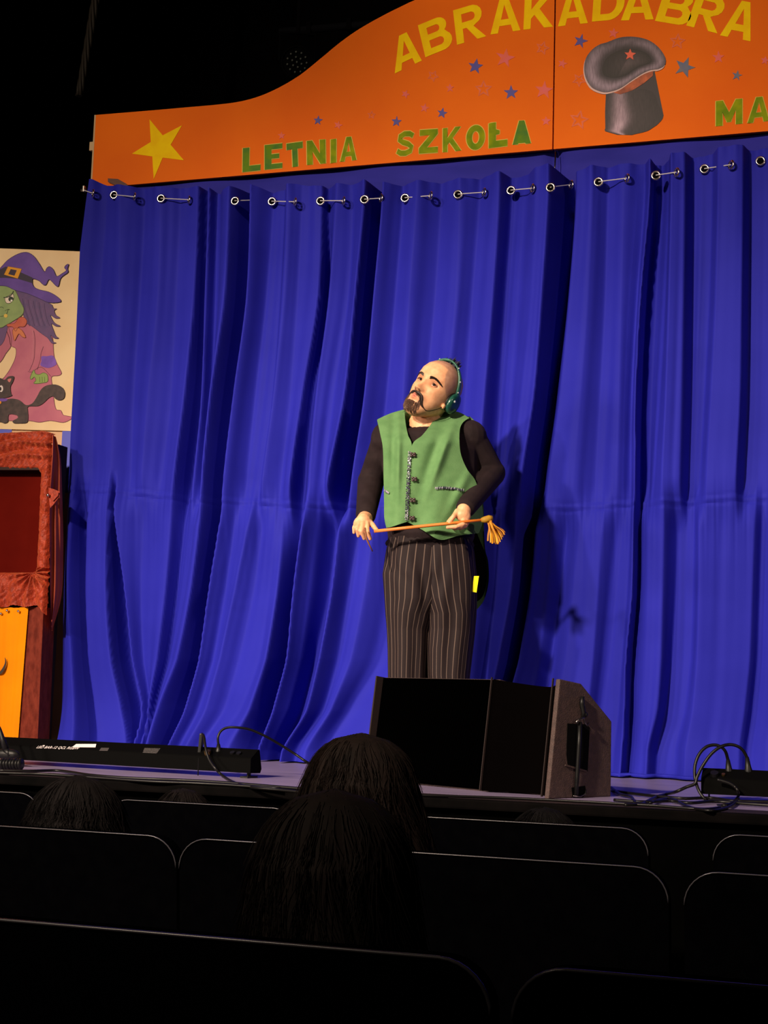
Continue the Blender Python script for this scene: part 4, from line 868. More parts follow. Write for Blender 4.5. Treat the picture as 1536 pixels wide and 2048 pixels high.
# ================================================================ the performer
FP = on_z(862, 1551, ST); TH = math.atan2(0.3012, 0.9535)
ER = np.array([math.cos(TH), math.sin(TH), 0.]); EB = np.array([-math.sin(TH), math.cos(TH), 0.]); EZ = np.array([0, 0, 1.])
def PL(px, py, d=0.0):   # a point of the body: photo direction, d metres behind (+) / before (-) the figure's own upright plane
    r = ray(px, py); t = np.dot(FP+EB*d-CAMP, EB)/np.dot(r, EB); return CAMP+r*t
S_ = float(np.linalg.norm(PL(1000, 1200)-PL(900, 1200))/100)    # metres per photo pixel at the figure
man = empty('performer', FP, TH, 'bald bearded man in a green vest and pinstriped trousers with head tilted, holding a stick', 'person')
M_skin = mat('skin', (1, 1, 1, 1), .5, attr='tone', col2=srgb(238, 226, 222), scale=60, bump=.05, bscale=500, spec=.35)
M_skin.node_tree.nodes['Principled BSDF'].inputs['Subsurface Weight'].default_value = .06
M_skin.node_tree.nodes['Principled BSDF'].inputs['Subsurface Radius'].default_value = (.012, .005, .003)
# --- head, in its own frame (centimetres): x to his left, -y forward, z up
def RX(a): c, s = math.cos(a), math.sin(a); return np.array([[1, 0, 0], [0, c, -s], [0, s, c]])
def RY(a): c, s = math.cos(a), math.sin(a); return np.array([[c, 0, s], [0, 1, 0], [-s, 0, c]])
def RZ(a): c, s = math.cos(a), math.sin(a); return np.array([[c, -s, 0], [s, c, 0], [0, 0, 1]])
BODY = np.stack([ER, EB, EZ], 1)
HR = BODY @ RY(math.radians(29)) @ RZ(math.radians(-31)) @ RX(math.radians(-3))
HC = PL(868.5, 783, -.03); HS = 0.0105
def H2W(p): return HC+(np.asarray(p, float)*HS) @ HR.T
kz = [-13.3, -12.8, -11.8, -9.9, -7, -4.5, -2, 0.5, 3, 5.5, 8, 9.8, 11, 11.7, 12]
ka = [0.8, 2.7, 3.8, 5.0, 6.1, 6.8, 7.3, 7.5, 7.75, 7.7, 6.9, 5.6, 3.9, 2.2, 0.2]
kf = [6.0, 7.7, 8.5, 8.8, 8.5, 8.3, 8.4, 8.7, 9.3, 9.1, 7.9, 6.3, 4.5, 2.7, 0.9]
kb = [-4.5, -3.0, -1.5, 1.5, 6.0, 7.6, 8.8, 9.6, 10.2, 10.2, 9.3, 7.8, 6.0, 4.2, 2.4]
NZ, NA = 150, 160
def head_surface(z, a):
    """z level, angle a (0 = straight ahead, + towards his left)"""
    A = np.interp(z, kz, ka); f = np.interp(z, kz, kf); b = np.interp(z, kz, kb); cy = (b-f)/2; ry = (b+f)/2
    sx, sy = np.sin(a), -np.cos(a); e = 0.88
    x = A*np.sign(sx)*np.abs(sx)**e; y = cy+ry*np.sign(sy)*np.abs(sy)**e
    return feature(x, y, z)
def feature(x, y, z):
    front = np.clip((-y-1.0)/4, 0, 1); g = lambda cx, cz, wx, wz: np.exp(-((x-cx)/wx)**2-((z-cz)/wz)**2)
    ax = np.abs(x); ga = lambda cx, cz, wx, wz: np.exp(-((ax-cx)/wx)**2-((z-cz)/wz)**2)
    d = 0
    ridge = np.clip((1.2-z)/5.2, 0, 1); ridge = np.where(z < -4.3, np.clip(1-(-4.3-z)/0.9, 0, 1), ridge)
    d = d+3.0*ridge**1.1*np.exp(-(x/(0.80+.6*np.clip(ridge, 0, 1)))**2)+.35*g(0, 1.6, 1.0, 1.8)
    d = d+.75*ga(1.35, -4.1, .75, .7)                                   # nostril wings
    d = d-1.45*ga(3.25, 0.1, 1.6, 1.05)+.65*ga(3.2, 1.9, 2.0, .7)+.25*ga(1.4, 1.9, .9, .8)   # sockets and brow ridge
    d = d+.45*ga(4.7, -2.6, 1.7, 1.6)-.35*ga(4.4, -7.0, 1.5, 2.0)       # cheekbones, hollow cheeks
    d = d+.75*np.exp(-(x/2.7)**2-((z+6.9)/2.3)**2)                      # muzzle
    d = d+.75*g(0, -6.2, 1.35, .55)+.80*g(0, -7.65, 1.25, .6)-.8*g(0, -6.95, 1.0, .3)     # pursed lips
    d = d-.4*g(0, -8.7, 2.0, .5)+.8*g(0, -11.0, 1.9, 1.2)-.15*g(0, -5.3, .35, .5)
    d = d*front
    n = np.hypot(x, y+1e-6); t = .35
    return x+d*t*x/n*.6, y-d, z
zz = np.concatenate([np.linspace(-13.3, 10, NZ-30), 10+2*np.sin(np.linspace(0, math.pi/2, 31)[1:])]); Vh = []
for z in zz:
    a = np.linspace(-math.pi, math.pi, NA, endpoint=False); x, y, z2 = head_surface(np.full(NA, z), a); Vh.append(np.stack([x, y, z2], 1))
Vh = np.concatenate(Vh); NR_ = len(zz)
Fh = [(i*NA+k, i*NA+(k+1) % NA, (i+1)*NA+(k+1) % NA, (i+1)*NA+k) for i in range(NR_-1) for k in range(NA)]+[tuple(range(NA))[::-1], tuple(range((NR_-1)*NA, NR_*NA))]
body = MB(); body.add(H2W(Vh), Fh)
def face_y(x, z):   # front surface of the face at (x, z)
    A = np.interp(z, kz, ka); f = np.interp(z, kz, kf); b = np.interp(z, kz, kb); cy = (b-f)/2; ry = (b+f)/2
    s = min(abs(x)/A, .98)**(1/.88); c = math.sqrt(1-s*s); y = cy-ry*c**.88
    return float(feature(np.array([float(x)]), np.array([y]), np.array([float(z)]))[1][0])
def face(x, z, out=0.0): return np.array([x, face_y(x, z)-out, z])
for sgn in (1, -1):   # ears: rim, bowl and lobe
    for k in range(10):
        t = -2.4+k*.5; 
        p = lambda t: np.array([sgn*(7.6+.9*math.cos(t*.5)), .9+1.5*math.sin(t)*.9+.3, -1.0+3.0*math.cos(t)])
        body.cap(H2W(p(t)), H2W(p(t+.5)), .0042, .0042, n=8)
    body.ell(H2W((sgn*7.5, .9, -1.0)), (.007, .016, .026), HR, 12, 8); body.ell(H2W((sgn*7.7, -.5, -4.1)), (.006, .009, .011), HR, 10, 8)
# neck and trunk
nb = PL(853, 858, .015)
body.cap(PL(862, 812, .012), PL(852, 862, .02), .056, .062, 20)
body.cap(PL(852, 850, .025), PL(855, 880, .02), .070, .09, 20)
def trunk(mb, g=0.0, end=1300):
    rings = []
    for py, cx, rx, ry, d in ((862, 855, .10, .07, .02), (872, 857, .17, .095, .015), (900, 858, .185, .115, .01), (960, 862, .175, .12, .0), (1020, 864, .165, .12, 0), (1072, 862, .160, .122, -.004), (1090, 860, .150, .108, .0), (1130, 860, .140, .095, .005), (1180, 860, .15, .10, .01), (1215, 860, .12, .08, .01)):
        if py > end: continue
        c = PL(cx, py, d); rings.append([c+ER*(rx+g)*math.cos(a)+EB*(ry+g)*math.sin(a) for a in np.linspace(0, 2*math.pi, 28, endpoint=False)])
    mb.loft(rings)
trunk(body)
A1 = dict(sh=PL(778, 878, .02), el=PL(742, 962, .12), wr=PL(731, 1034, -.09))
A2 = dict(sh=PL(938, 876, .02), el=PL(984, 946, .06), wr=PL(929, 1019, -.175))
def arm(mb, a, g=0.0, cuff=False):
    mb.ell(a['sh'], (.062+g, .062+g, .062+g)); mb.cap(a['sh'], a['el'], .056+g, .043+g, 18)
    w = a['wr'] if not cuff else a['el']*.08+a['wr']*.92
    mb.cap(a['el'], w, .043+g, .030+g*1.1, 18)
arm(body, A1); arm(body, A2)
def legs(mb):
    for hip, kn, an, ft in ((PL(823, 1150, .01), PL(812, 1340, -.01), PL(812, 1520, .03), PL(806, 1545, -.10)), (PL(897, 1150, .01), PL(902, 1340, -.01), PL(902, 1520, .03), PL(914, 1545, -.10))):
        mb.cap(hip, kn, .085, .056, 18); mb.cap(kn, an, .056, .038, 18); ft = ft.copy(); ft[2] = ST+.045; an2 = an.copy(); an2[2] = ST+.05; mb.cap(an2, ft, .036, .028, 12)
legs(body)
# hands
def finger(mb, pts, r0, r1):
    for i in range(len(pts)-1):
        n = len(pts)-1; mb.cap(pts[i], pts[i+1], r0+(r1-r0)*i/n, r0+(r1-r0)*(i+1)/n, 10)
def cq(x, y, d): return PL(700+x/4.267, 690+y/4.267, d)
# his right hand (image left): back of the hand up, fingers hanging over the stick end
w = A1['wr']; k0 = cq(118, 1510, -0.130)
body.cap(w, cq(118, 1490, -0.120), .028, .030, 14, flat=(unit(EB), .75))
body.ell(cq(105, 1520, -0.130), (.036, .018, .030), BODY @ RY(math.radians(-20)))
for pts, r in (([cq(62, 1508, -0.130), cq(34, 1555, -0.155), cq(34, 1600, -0.150)], .0085), ([cq(82, 1515, -0.140), cq(62, 1575, -0.170), cq(72, 1628, -0.158)], .0095),
               ([cq(112, 1520, -0.145), cq(98, 1590, -0.178), cq(122, 1650, -0.162)], .0100), ([cq(145, 1520, -0.140), cq(150, 1590, -0.175), cq(172, 1652, -0.160)], .0098)):
    finger(body, pts, r, r*.82)
finger(body, [cq(150, 1490, -0.115), cq(192, 1535, -0.135), cq(228, 1580, -0.160)], .0125, .009)
# his left hand (image right): thumb and index pinch the stick, the others curl under it
w = A2['wr']
body.cap(w, cq(965, 1440, -0.185), .027, .030, 14, flat=(unit(EB), .8))
body.ell(cq(962, 1452, -0.190), (.032, .018, .026), BODY @ RY(math.radians(25)))
finger(body, [cq(915, 1418, -0.190), cq(885, 1462, -0.205), cq(850, 1515, -0.210)], .0110, .0085)
finger(body, [cq(975, 1470, -0.190), cq(965, 1530, -0.215), cq(905, 1552, -0.225), cq(835, 1556, -0.222)], .0102, .0078)
finger(body, [cq(990, 1468, -0.180), cq(995, 1520, -0.205), cq(950, 1550, -0.215), cq(890, 1568, -0.215)], .0098, .0076)
finger(body, [cq(1000, 1460, -0.170), cq(1008, 1505, -0.190), cq(985, 1545, -0.202), cq(940, 1566, -0.200)], .0092, .0072)
finger(body, [cq(935, 1425, -0.175), cq(868, 1478, -0.180), cq(838, 1510, -0.196)], .0098, .0078)
V, Fc = remeshed(body, .0030, 2, .45)
bo = mk('body', V, Fc, M_skin, man, smooth=True)
# skin tones from the head's own frame
q = ((V-HC) @ HR)/HS; X, Yv, Z = q[:, 0], q[:, 1], q[:, 2]
base = L3(236, 178, 134); C = np.tile(base, (len(V), 1)); C *= (1+.03*np.sin(V[:, :1]*90)*np.sin(V[:, 2:]*70))
def blend(C, w, col): w = np.clip(w, 0, 1)[:, None]; return C*(1-w)+np.array(col)*w
inh = (np.abs(X) < 10) & (np.abs(Yv) < 13) & (Z > -14) & (Z < 13)
fr_ = np.clip((-Yv-2)/3, 0, 1)
hl = 8.2-.55*(np.abs(X)/4)**2+np.where(np.abs(X) > 4.5, -(np.abs(X)-4.5)*2.6, 0)     # shaved hairline
C = blend(C, inh*np.clip((Z-hl)/.8, 0, 1)*.55, L3(150, 118, 112))
C = blend(C, inh*np.clip((Yv+1.0)/2, 0, 1)*(Z > -5)*.5, L3(150, 118, 112))
C = blend(C, inh*fr_*np.exp(-(X/2.6)**2-((Z+10.5)/2.5)**2)*.5, L3(140, 102, 84))     # beard shade
C = blend(C, inh*fr_*np.exp(-((np.abs(X)-2.9)/.8)**2-((Z+8.0)/2.4)**2)*.8, L3(120, 80, 62))
C = blend(C, inh*fr_*np.exp(-(X/1.3)**2-((Z+6.95)/1.05)**2)*1.3, L3(196, 112, 98))
C = blend(C, inh*fr_*np.exp(-((np.abs(X)-1.0)/.42)**2-((Z+4.75)/.35)**2)*(Yv > -12.2)*1.2, L3(96, 50, 38))  # nostrils
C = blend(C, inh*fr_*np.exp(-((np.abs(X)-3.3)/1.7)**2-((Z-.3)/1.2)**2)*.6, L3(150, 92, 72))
C = blend(C, inh*fr_*np.exp(-((np.abs(X)-3.6)/1.6)**2-((Z+3.6)/1.4)**2)*.18, L3(224, 128, 100))
vcol(bo, C)
# eyes, lids
for s in (1, -1):
    ec = np.array([s*3.2, face_y(s*3.2, .1)+.42, .05]); e = MB(); e.ell(H2W(ec), .0118, HR, 20, 14)
    eo = e.go('eye', mat('eye_white', srgb(228, 214, 205), .25), man, smooth=True)
    look = unit(np.array([.30, -1, .22])); ip = ec+look*1.10
    U_ = unit(np.cross(look, (0, 0, 1))); W_ = np.cross(U_, look)
    for nm, r, off, m in (('iris', .74, .0, mat('iris_brown', srgb(70, 44, 30), .3)), ('pupil_disc', .42, .05, mat('pupil', srgb(8, 6, 6), .2))):
        P = [H2W(ip+look*(off+.06)+(U_*math.cos(t)+W_*math.sin(t))*r) for t in np.linspace(0, 2*math.pi, 18, endpoint=False)]+[H2W(ip+look*(off+.12))]
        mk(nm, P, [(i, (i+1) % 18, 18) for i in range(18)], m, eo)
    lid = MB()
    for zs, r, th in ((1, .26, .80), (-1, .18, .62)):
        pts = []
        for k in range(9):
            t = k/8; a = (t-.5)*2; x = s*3.2+a*1.45; z = .05+zs*th*.92*math.sqrt(max(0, 1-a*a))*1.0
            rr = math.sqrt(max(.05, 1.30**2-(x-s*3.2)**2*.55-(z-.05)**2)); pts.append(H2W((x, ec[1]-rr, z)))
        lid.tube(catmull(pts, 3), [r*HS*.8]*25, 6)
        if zs > 0: lash = [q_+(HR@np.array([0, -1, -.6]))*.0016 for q_ in pts]
    MB().tube(catmull(lash, 3), [.0011]*25, 5).go('eyelashes', mat('lash_hair', srgb(50, 34, 28), .6), eo)
    lid.go('eyelid', mat('eyelid_skin', srgb(196, 134, 102), .55), man, smooth=True)
def hair_mat(n, c): return mat(n, srgb(*c), .55, spec=.3)
M_hair = hair_mat('dark_hair', (44, 32, 28)); M_beard = hair_mat('brown_beard_hair', (124, 98, 84)); M_must = hair_mat('moustache_hair', (52, 40, 36))
def strands(mb, n, gen, r, k=3):
    for _ in range(n):
        P = gen()
        if P is not None: mb.tube([H2W(p) for p in P], [r, r*.85, r*.2][:len(P)], k, caps=False)
rd = random.Random(3)
for s in (1, -1):   # eyebrows, the left one raised
    mb = MB(); up = .0
    def gen():
        t = rd.random(); x = s*(1.5+3.9*t); z = 1.55+1.0*math.sin(t*2.3)-.9*t+rd.uniform(-.42, .42)*(1-.5*t)
        return [face(x, z, .02), face(x+s*.45, z+.22*(1-t*1.6), .14), face(x+s*.9, z+.30-.65*t, .10)]
    strands(mb, 380, gen, .0013); mb.go('eyebrow', M_hair, man)
mb = MB()
def gen():
    x = rd.gauss(0, 1.7); z = rd.uniform(-12.4, -8.8)
    if abs(x) > 3.0: return None
    return [face(x, z, .02), face(x*1.03, z-.45, .40), face(x*1.06, max(z-1.05, -13.2), .60)]
strands(mb, 460, gen, .0009)
def gen():
    s = rd.choice((1, -1)); x = s*rd.uniform(2.3, 3.5); z = rd.uniform(-10.5, -7.4)
    return [face(x, z, -.05), face(x, z-.5, .2), face(x*.99, z-1.0, .25)]
strands(mb, 150, gen, .0007); mb.go('beard', M_beard, man)
mb = MB()
for s in (1, -1):
    tip = 1.0 if s > 0 else .8
    path = [(s*.25, -5.45), (s*1.2, -5.55), (s*2.2, -5.9), (s*2.9, -6.9), (s*3.3, -8.1), (s*4.1, -9.1), (s*5.2, -9.5)]
    path = [np.array(p) for p in catmull(path, 4)]
    for _ in range(170):
        w0 = rd.gauss(0, .32); w1 = w0*.5+rd.gauss(0, .10); st = rd.uniform(0, .55); en = min(1, st+rd.uniform(.25, .5)); P = []
        for k in range(5):
            t = st+(en-st)*k/4; i = min(int(t*(len(path)-1)), len(path)-2); f = t*(len(path)-1)-i; c = path[i]*(1-f)+path[i+1]*f; w = (w0*(1-t)+w1*t)*(1-t*.85)*2.0
            w = min(w, .15+.5*t); P.append(face(c[0]+w*.4, c[1]+w, .15+.25*(1-t)+rd.uniform(0, .15)))
        mb.tube([H2W(p) for p in P], [.0010, .0012, .0011, .0009, .0003], 3, caps=False)
    mb.tube([H2W(face(p[0], p[1], .25)) for p in path], [(.0056*(1-i/(len(path)-1))**1.2+.0007) for i in range(len(path))], 6)
mb.go('moustache', M_must, man, smooth=False)
# short spikes of hair behind the band
mb = MB(); 
for _ in range(46):
    x = rd.uniform(-3.6, 2.9); y = rd.uniform(-1.2, 4.0); z = 12.1-.13*x*x*.6-.07*y**2; h = rd.uniform(2.0, 3.6); lx = rd.uniform(-.7, .7)
    mb.tube([H2W((x, y, z-.5)), H2W((x+lx*.4, y+.2, z+h*.5)), H2W((x+lx, y+.5, z+h))], [.0055, .0038, .0006], 5, caps=False)
mb.go('hair', hair_mat('spiky_hair', (52, 50, 62)), man)
# --- shirt
sh = MB(); trunk(sh, .010, 1130); arm(sh, A1, .011, True); arm(sh, A2, .011, True); 
sh.cap(PL(852, 858, .03), PL(856, 884, .02), .074, .10, 20)
sh.loft([[PL(cx, py, d)+ER*r*math.cos(a)+EB*r*.85*math.sin(a)+EZ*tilt*math.sin(a) for a in np.linspace(0, 2*math.pi, 24, endpoint=False)] for cx, py, d, r, tilt in ((851, 846, .03, .068, .020), (851, 860, .03, .078, .015), (853, 880, .03, .10, 0))])
V, Fc = remeshed(sh, .0045, 4, .5); V = V.copy()
q2 = (V-FP) @ BODY; V += EB*(.0035*np.sin(q2[:, 2:3]*95+q2[:, :1]*40)*np.clip((np.abs(q2[:, :1])-.18)*12, 0, 1))
mk('shirt', V, Fc, mat('black_knit', srgb(40, 30, 32), .8, col2=srgb(33, 25, 27), scale=30, bump=.3, bscale=700, spec=.15, sheen=.2, sheen_tint=srgb(90, 70, 70)), man, smooth=True, label='black long-sleeved shirt')
# --- vest
M_vest = mat('green_felt', srgb(100, 140, 90), .9, col2=srgb(90, 130, 82), scale=26, bump=.25, bscale=420, spec=.15, sheen=.1, sheen_tint=srgb(120, 170, 100), detail=5)
M_lin = mat('black_lining', srgb(10, 9, 10), .9, spec=.1)
def vd(px, py):
    a = min(abs(px-860)/128., .999); d = -.140*math.sqrt(1-a*a)
    top = min(max((py-818)/70., 0), 1); top = top*top*(3-2*top); return .015+(d-.015)*top-.008
def folds(px, py):
    f = 0
    f += .010*math.exp(-((px-(797-(py-880)*.02))/7.)**2)*math.exp(-((py-925)/75.)**2)*-1
    f += .008*math.exp(-((px-(786))/8.)**2)*math.exp(-((py-900)/60.)**2)
    f += -.012*math.exp(-((px-(905-(py-850)*.36))/9.)**2)*math.exp(-((py-915)/60.)**2)
    f += .009*math.exp(-((px-(886-(py-850)*.34))/12.)**2)*math.exp(-((py-915)/65.)**2)
    f += -.008*math.exp(-((px-(940-(py-940)*.5))/10.)**2)*math.exp(-((py-985)/45.)**2)
    f += .006*math.sin(px*.09+py*.02)*min(max((py-950)/100, 0), 1)
    f += -.010*math.exp(-((px-895)/22.)**2-((py-1062)/16.)**2)
    return f*1.7
def arcpts(P, n):
    P = [np.array(p, float) for p in catmull(P, 8)]; L = np.r_[0, np.cumsum([np.linalg.norm(P[i+1]-P[i]) for i in range(len(P)-1)])]; t = np.linspace(0, L[-1], n); P = np.array(P)
    return np.stack([np.interp(t, L, P[:, k]) for k in range(P.shape[1])], 1)
def coons(top, bot, lft, rgt, nu, nv):
    T, B, L, R = arcpts(top, nu), arcpts(bot, nu), arcpts(lft, nv), arcpts(rgt, nv); out = np.empty((nv, nu, T.shape[1]))
    for j in range(nv):
        v = j/(nv-1)
        for i in range(nu):
            u = i/(nu-1); out[j, i] = (1-v)*T[i]+v*B[i]+(1-u)*L[j]+u*R[j]-((1-u)*(1-v)*T[0]+u*(1-v)*T[-1]+(1-u)*v*B[0]+u*v*B[-1])
    return out
def solid(name, W, m, th, parent, dirn=EB, m2=None, **k):
    """sheet of cloth with thickness th (away along dirn)"""
    nr, nc = W.shape[:2]; A = W.reshape(-1, 3); B = A+dirn*th; f = grid_faces(nr, nc); n = nr*nc
    ed = [(i, i+1) for i in range(nc-1)]+[((nr-1)*nc+i+1, (nr-1)*nc+i) for i in range(nc-1)]+[((j+1)*nc, j*nc) for j in range(nr-1)]+[(j*nc+nc-1, (j+1)*nc+nc-1) for j in range(nr-1)]
    F2 = np.concatenate([f, f[:, ::-1]+n, np.array([(b, a, a+n, b+n) for a, b in ed])])
    o = mk(name, np.concatenate([A, B]), F2, m, parent, smooth=True, **k)
    md = o.modifiers.new('e', 'EDGE_SPLIT'); md.split_angle = math.radians(50)
    return o
def vest_sheet(P, dfun): return np.array([[PL(p[0], p[1], dfun(p[0], p[1])) for p in row] for row in P])
fr_fun = lambda x, y: vd(x, y)+folds(x, y)
vest = mk('vest', [FP+EZ*1.2, FP+EZ*1.2+ER*.001, FP+EZ*1.2+EZ*.001], [(0, 1, 2)], M_vest, man) if False else None
PLf = coons([(754.5, 841), (772, 832), (790, 826), (809, 821)], [(772.6, 1055.6), (785, 1053), (800, 1048), (814.5, 1043.5)],
            [(754.5, 841), (760, 866), (765.6, 896), (767, 950), (768, 1000), (768.5, 1035), (772.6, 1055.6)], [(809, 821), (811, 845), (816, 870), (823.5, 891.6), (820, 950), (816.5, 1000), (814.5, 1043.5)], 34, 70)
vest = solid('vest', vest_sheet(PLf, fr_fun), M_vest, .005, man, label='green felt vest, its front half by the button edge')
PRf = coons([(877, 821), (895, 819), (922, 826), (938, 836)], [(814.5, 1043.5), (845, 1060), (880.5, 1079.5), (918, 1071), (958, 1066)],
            [(877, 821), (864, 845), (845, 870), (823.5, 891.6), (820, 950), (816.5, 1000), (814.5, 1043.5)], [(938, 836), (925, 846), (919, 864), (921, 905), (934, 938), (951, 962), (963, 1004), (966, 1040), (958, 1066)], 60, 74)
vr = solid('vest_front', vest_sheet(PRf, lambda x, y: fr_fun(x, y)-.004), M_vest, .005, vest)
def bk_fun(x, y):
    a = min(abs(x-862)/122., .999); top = min(max((y-818)/60., 0), 1); return .02+top*.135*math.sqrt(1-a*a)*.85+(.05 if y > 1080 else .05*max(0, (y-1000)/80.))*.4
PBk = coons([(754.5, 841), (800, 822), (851, 812), (895, 818), (940, 836)], [(775, 1058), (830, 1070), (890, 1120), (930, 1190), (953, 1220)],
            [(754.5, 841), (762, 900), (768, 980), (775, 1058)], [(940, 836), (952, 850), (957, 880), (950, 920), (953, 960), (966, 1004), (968, 1060), (970.5, 1100), (976.5, 1125), (977, 1165), (968, 1200), (953, 1220)], 50, 100)
vb = solid('vest_back', vest_sheet(PBk, bk_fun), M_vest, .004, vest)
PTl = coons([(900, 1060), (925, 1058), (952, 1062)], [(915, 1150), (930, 1185), (946, 1209)], [(900, 1060), (905, 1110), (915, 1150)], [(952, 1062), (963, 1088), (969, 1104), (973, 1125), (973.5, 1163), (965, 1193), (946, 1209)], 20, 50)
solid('tail_lining', vest_sheet(PTl, lambda x, y: bk_fun(x, y)-.012), M_lin, .003, vest, label='black lining of the vest tail')
# shoulder bridges from front to back
for (xa, ya), (xb, yb_) in (((754.5, 841), (809, 821)), ((877, 820), (938, 836))):
    rows = []
    for j in range(9):
        t = j/8*math.pi; rows.append([PL(xa+(xb-xa)*i/14, ya+(yb_-ya)*i/14-2.2*math.sin(t)-4*math.sin(math.pi*i/14)*.6, .002+.018*j/8) for i in range(15)])
    solid('shoulder_seam', np.array(rows), M_vest, -.004, vest, dirn=EZ)
# flying shoulder edge on his left arm
mb = MB(); mb.tube(catmull([PL(938, 834, .02), PL(947, 842, .03), PL(953, 852, .035), PL(957, 864, .035)], 5), .004, 6); mb.go('armhole_binding', mat('pale_green_binding', srgb(120, 160, 110), .8), vest, smooth=True)
# sequins down the front (pale beads put the glints into the colour), four dark frog buttons, pocket trims
M_glint = mat('sequins', srgb(225, 220, 235), .3, .45, col2=srgb(70, 62, 100), scale=180); M_btn = mat('brown_button', srgb(60, 42, 42), .4, spec=.6)
M_seqd = mat('dark_sequins', srgb(84, 76, 118), .25, .5, col2=srgb(52, 36, 52), scale=200)
mb, mg = MB(), MB()
for i in range(46):
    t = i/45; y = 904+t*135; x = 819.5-t*6.5
    for k in (-2.4, 0.2, 2.2):
        bright = rd.random() < (.55 if t < .35 else .12 if t < .85 else .75)
        (mg if bright else mb).ell(PL(x+k+rd.uniform(-.6, .6), y+rd.uniform(-1, 1), fr_fun(x, y)-.011), (.0028, .0014, .0028), BODY @ RX(rd.uniform(-.7, .7)) @ RZ(rd.uniform(-.7, .7)), 6, 4)
mb.go('sequin_strip', M_seqd, vest, kind='stuff', label='dark glittering sequin strip'); mg.go('sequin_glints', M_glint, vest, kind='stuff')
for x, y in ((826, 909), (828.5, 958), (825.5, 1000), (824, 1036)):
    mb = MB()
    for dx, dy in ((-3, -2.2), (3, -2), (0, 0), (-3, 2.6), (3.2, 2.4)): mb.ell(PL(x+dx, y+dy, fr_fun(x, y)-.014), (.006, .003, .0046), BODY, 8, 6)
    mb.go('button', M_btn, vest, smooth=True)
mb, mg = MB(), MB()
for i in range(26):
    t = i/25; x = 871+t*56; y = 976+t*5-2.5*math.sin(t*3)
    (mg if rd.random() < (.75 if t < .5 else .35) else mb).ell(PL(x, y+rd.uniform(-1, 1), fr_fun(x, y)-.012), (.0019, .0016, .0058), BODY @ RY(.2), 6, 4)
mb.go('pocket_trim', M_seqd, vest, kind='stuff', label='dark glittering pocket edge'); mg.go('pocket_glints', M_glint, vest, kind='stuff')
mb = MB()
for i in range(6): mb.ell(PL(769+i*1.6, 981+i*.9, fr_fun(770, 985)-.012), (.0030, .0016, .005), BODY, 6, 4)
mb.go('pocket_trim', M_glint, vest, kind='stuff')
P = [PL(x, y, -.075) for x, y in ((948, 1152), (958, 1152), (953, 1185), (944, 1183.5))]
mk('tag', P+[p+EB*.002 for p in P], [(0, 3, 2, 1), (4, 5, 6, 7), (0, 1, 5, 4), (1, 2, 6, 5), (2, 3, 7, 6), (3, 0, 4, 7)], mat('bright_yellow_tape', srgb(255, 240, 0), .5), man, label='bright yellow tape tag')
# --- trousers: two legs lofted from the waist, pinstripes run down the cloth
trs = bpy.data.materials.new('pinstripe_cloth'); trs.use_nodes = True; nt = trs.node_tree; bs = nt.nodes['Principled BSDF']; bs.inputs['Roughness'].default_value = .75; bs.inputs['Specular IOR Level'].default_value = .2
at = nt.nodes.new('ShaderNodeAttribute'); at.attribute_name = 'UVMap'; sp = nt.nodes.new('ShaderNodeSeparateXYZ'); nt.links.new(at.outputs['Vector'], sp.inputs[0])
m1 = nt.nodes.new('ShaderNodeMath'); m1.operation = 'FRACT'; nt.links.new(sp.outputs[0], m1.inputs[0]); m2 = nt.nodes.new('ShaderNodeMath'); m2.operation = 'SUBTRACT'; m2.inputs[1].default_value = .5; nt.links.new(m1.outputs[0], m2.inputs[0])
m3 = nt.nodes.new('ShaderNodeMath'); m3.operation = 'ABSOLUTE'; nt.links.new(m2.outputs[0], m3.inputs[0]); m4 = nt.nodes.new('ShaderNodeMapRange'); m4.inputs[1].default_value = .03; m4.inputs[2].default_value = .08; nt.links.new(m3.outputs[0], m4.inputs[0])
mxx = nt.nodes.new('ShaderNodeMix'); mxx.data_type = 'RGBA'; mxx.inputs[6].default_value = srgb(104, 88, 80); mxx.inputs[7].default_value = srgb(33, 24, 26); nt.links.new(m4.outputs[0], mxx.inputs[0]); nt.links.new(mxx.outputs[2], bs.inputs['Base Color'])
trousers = None
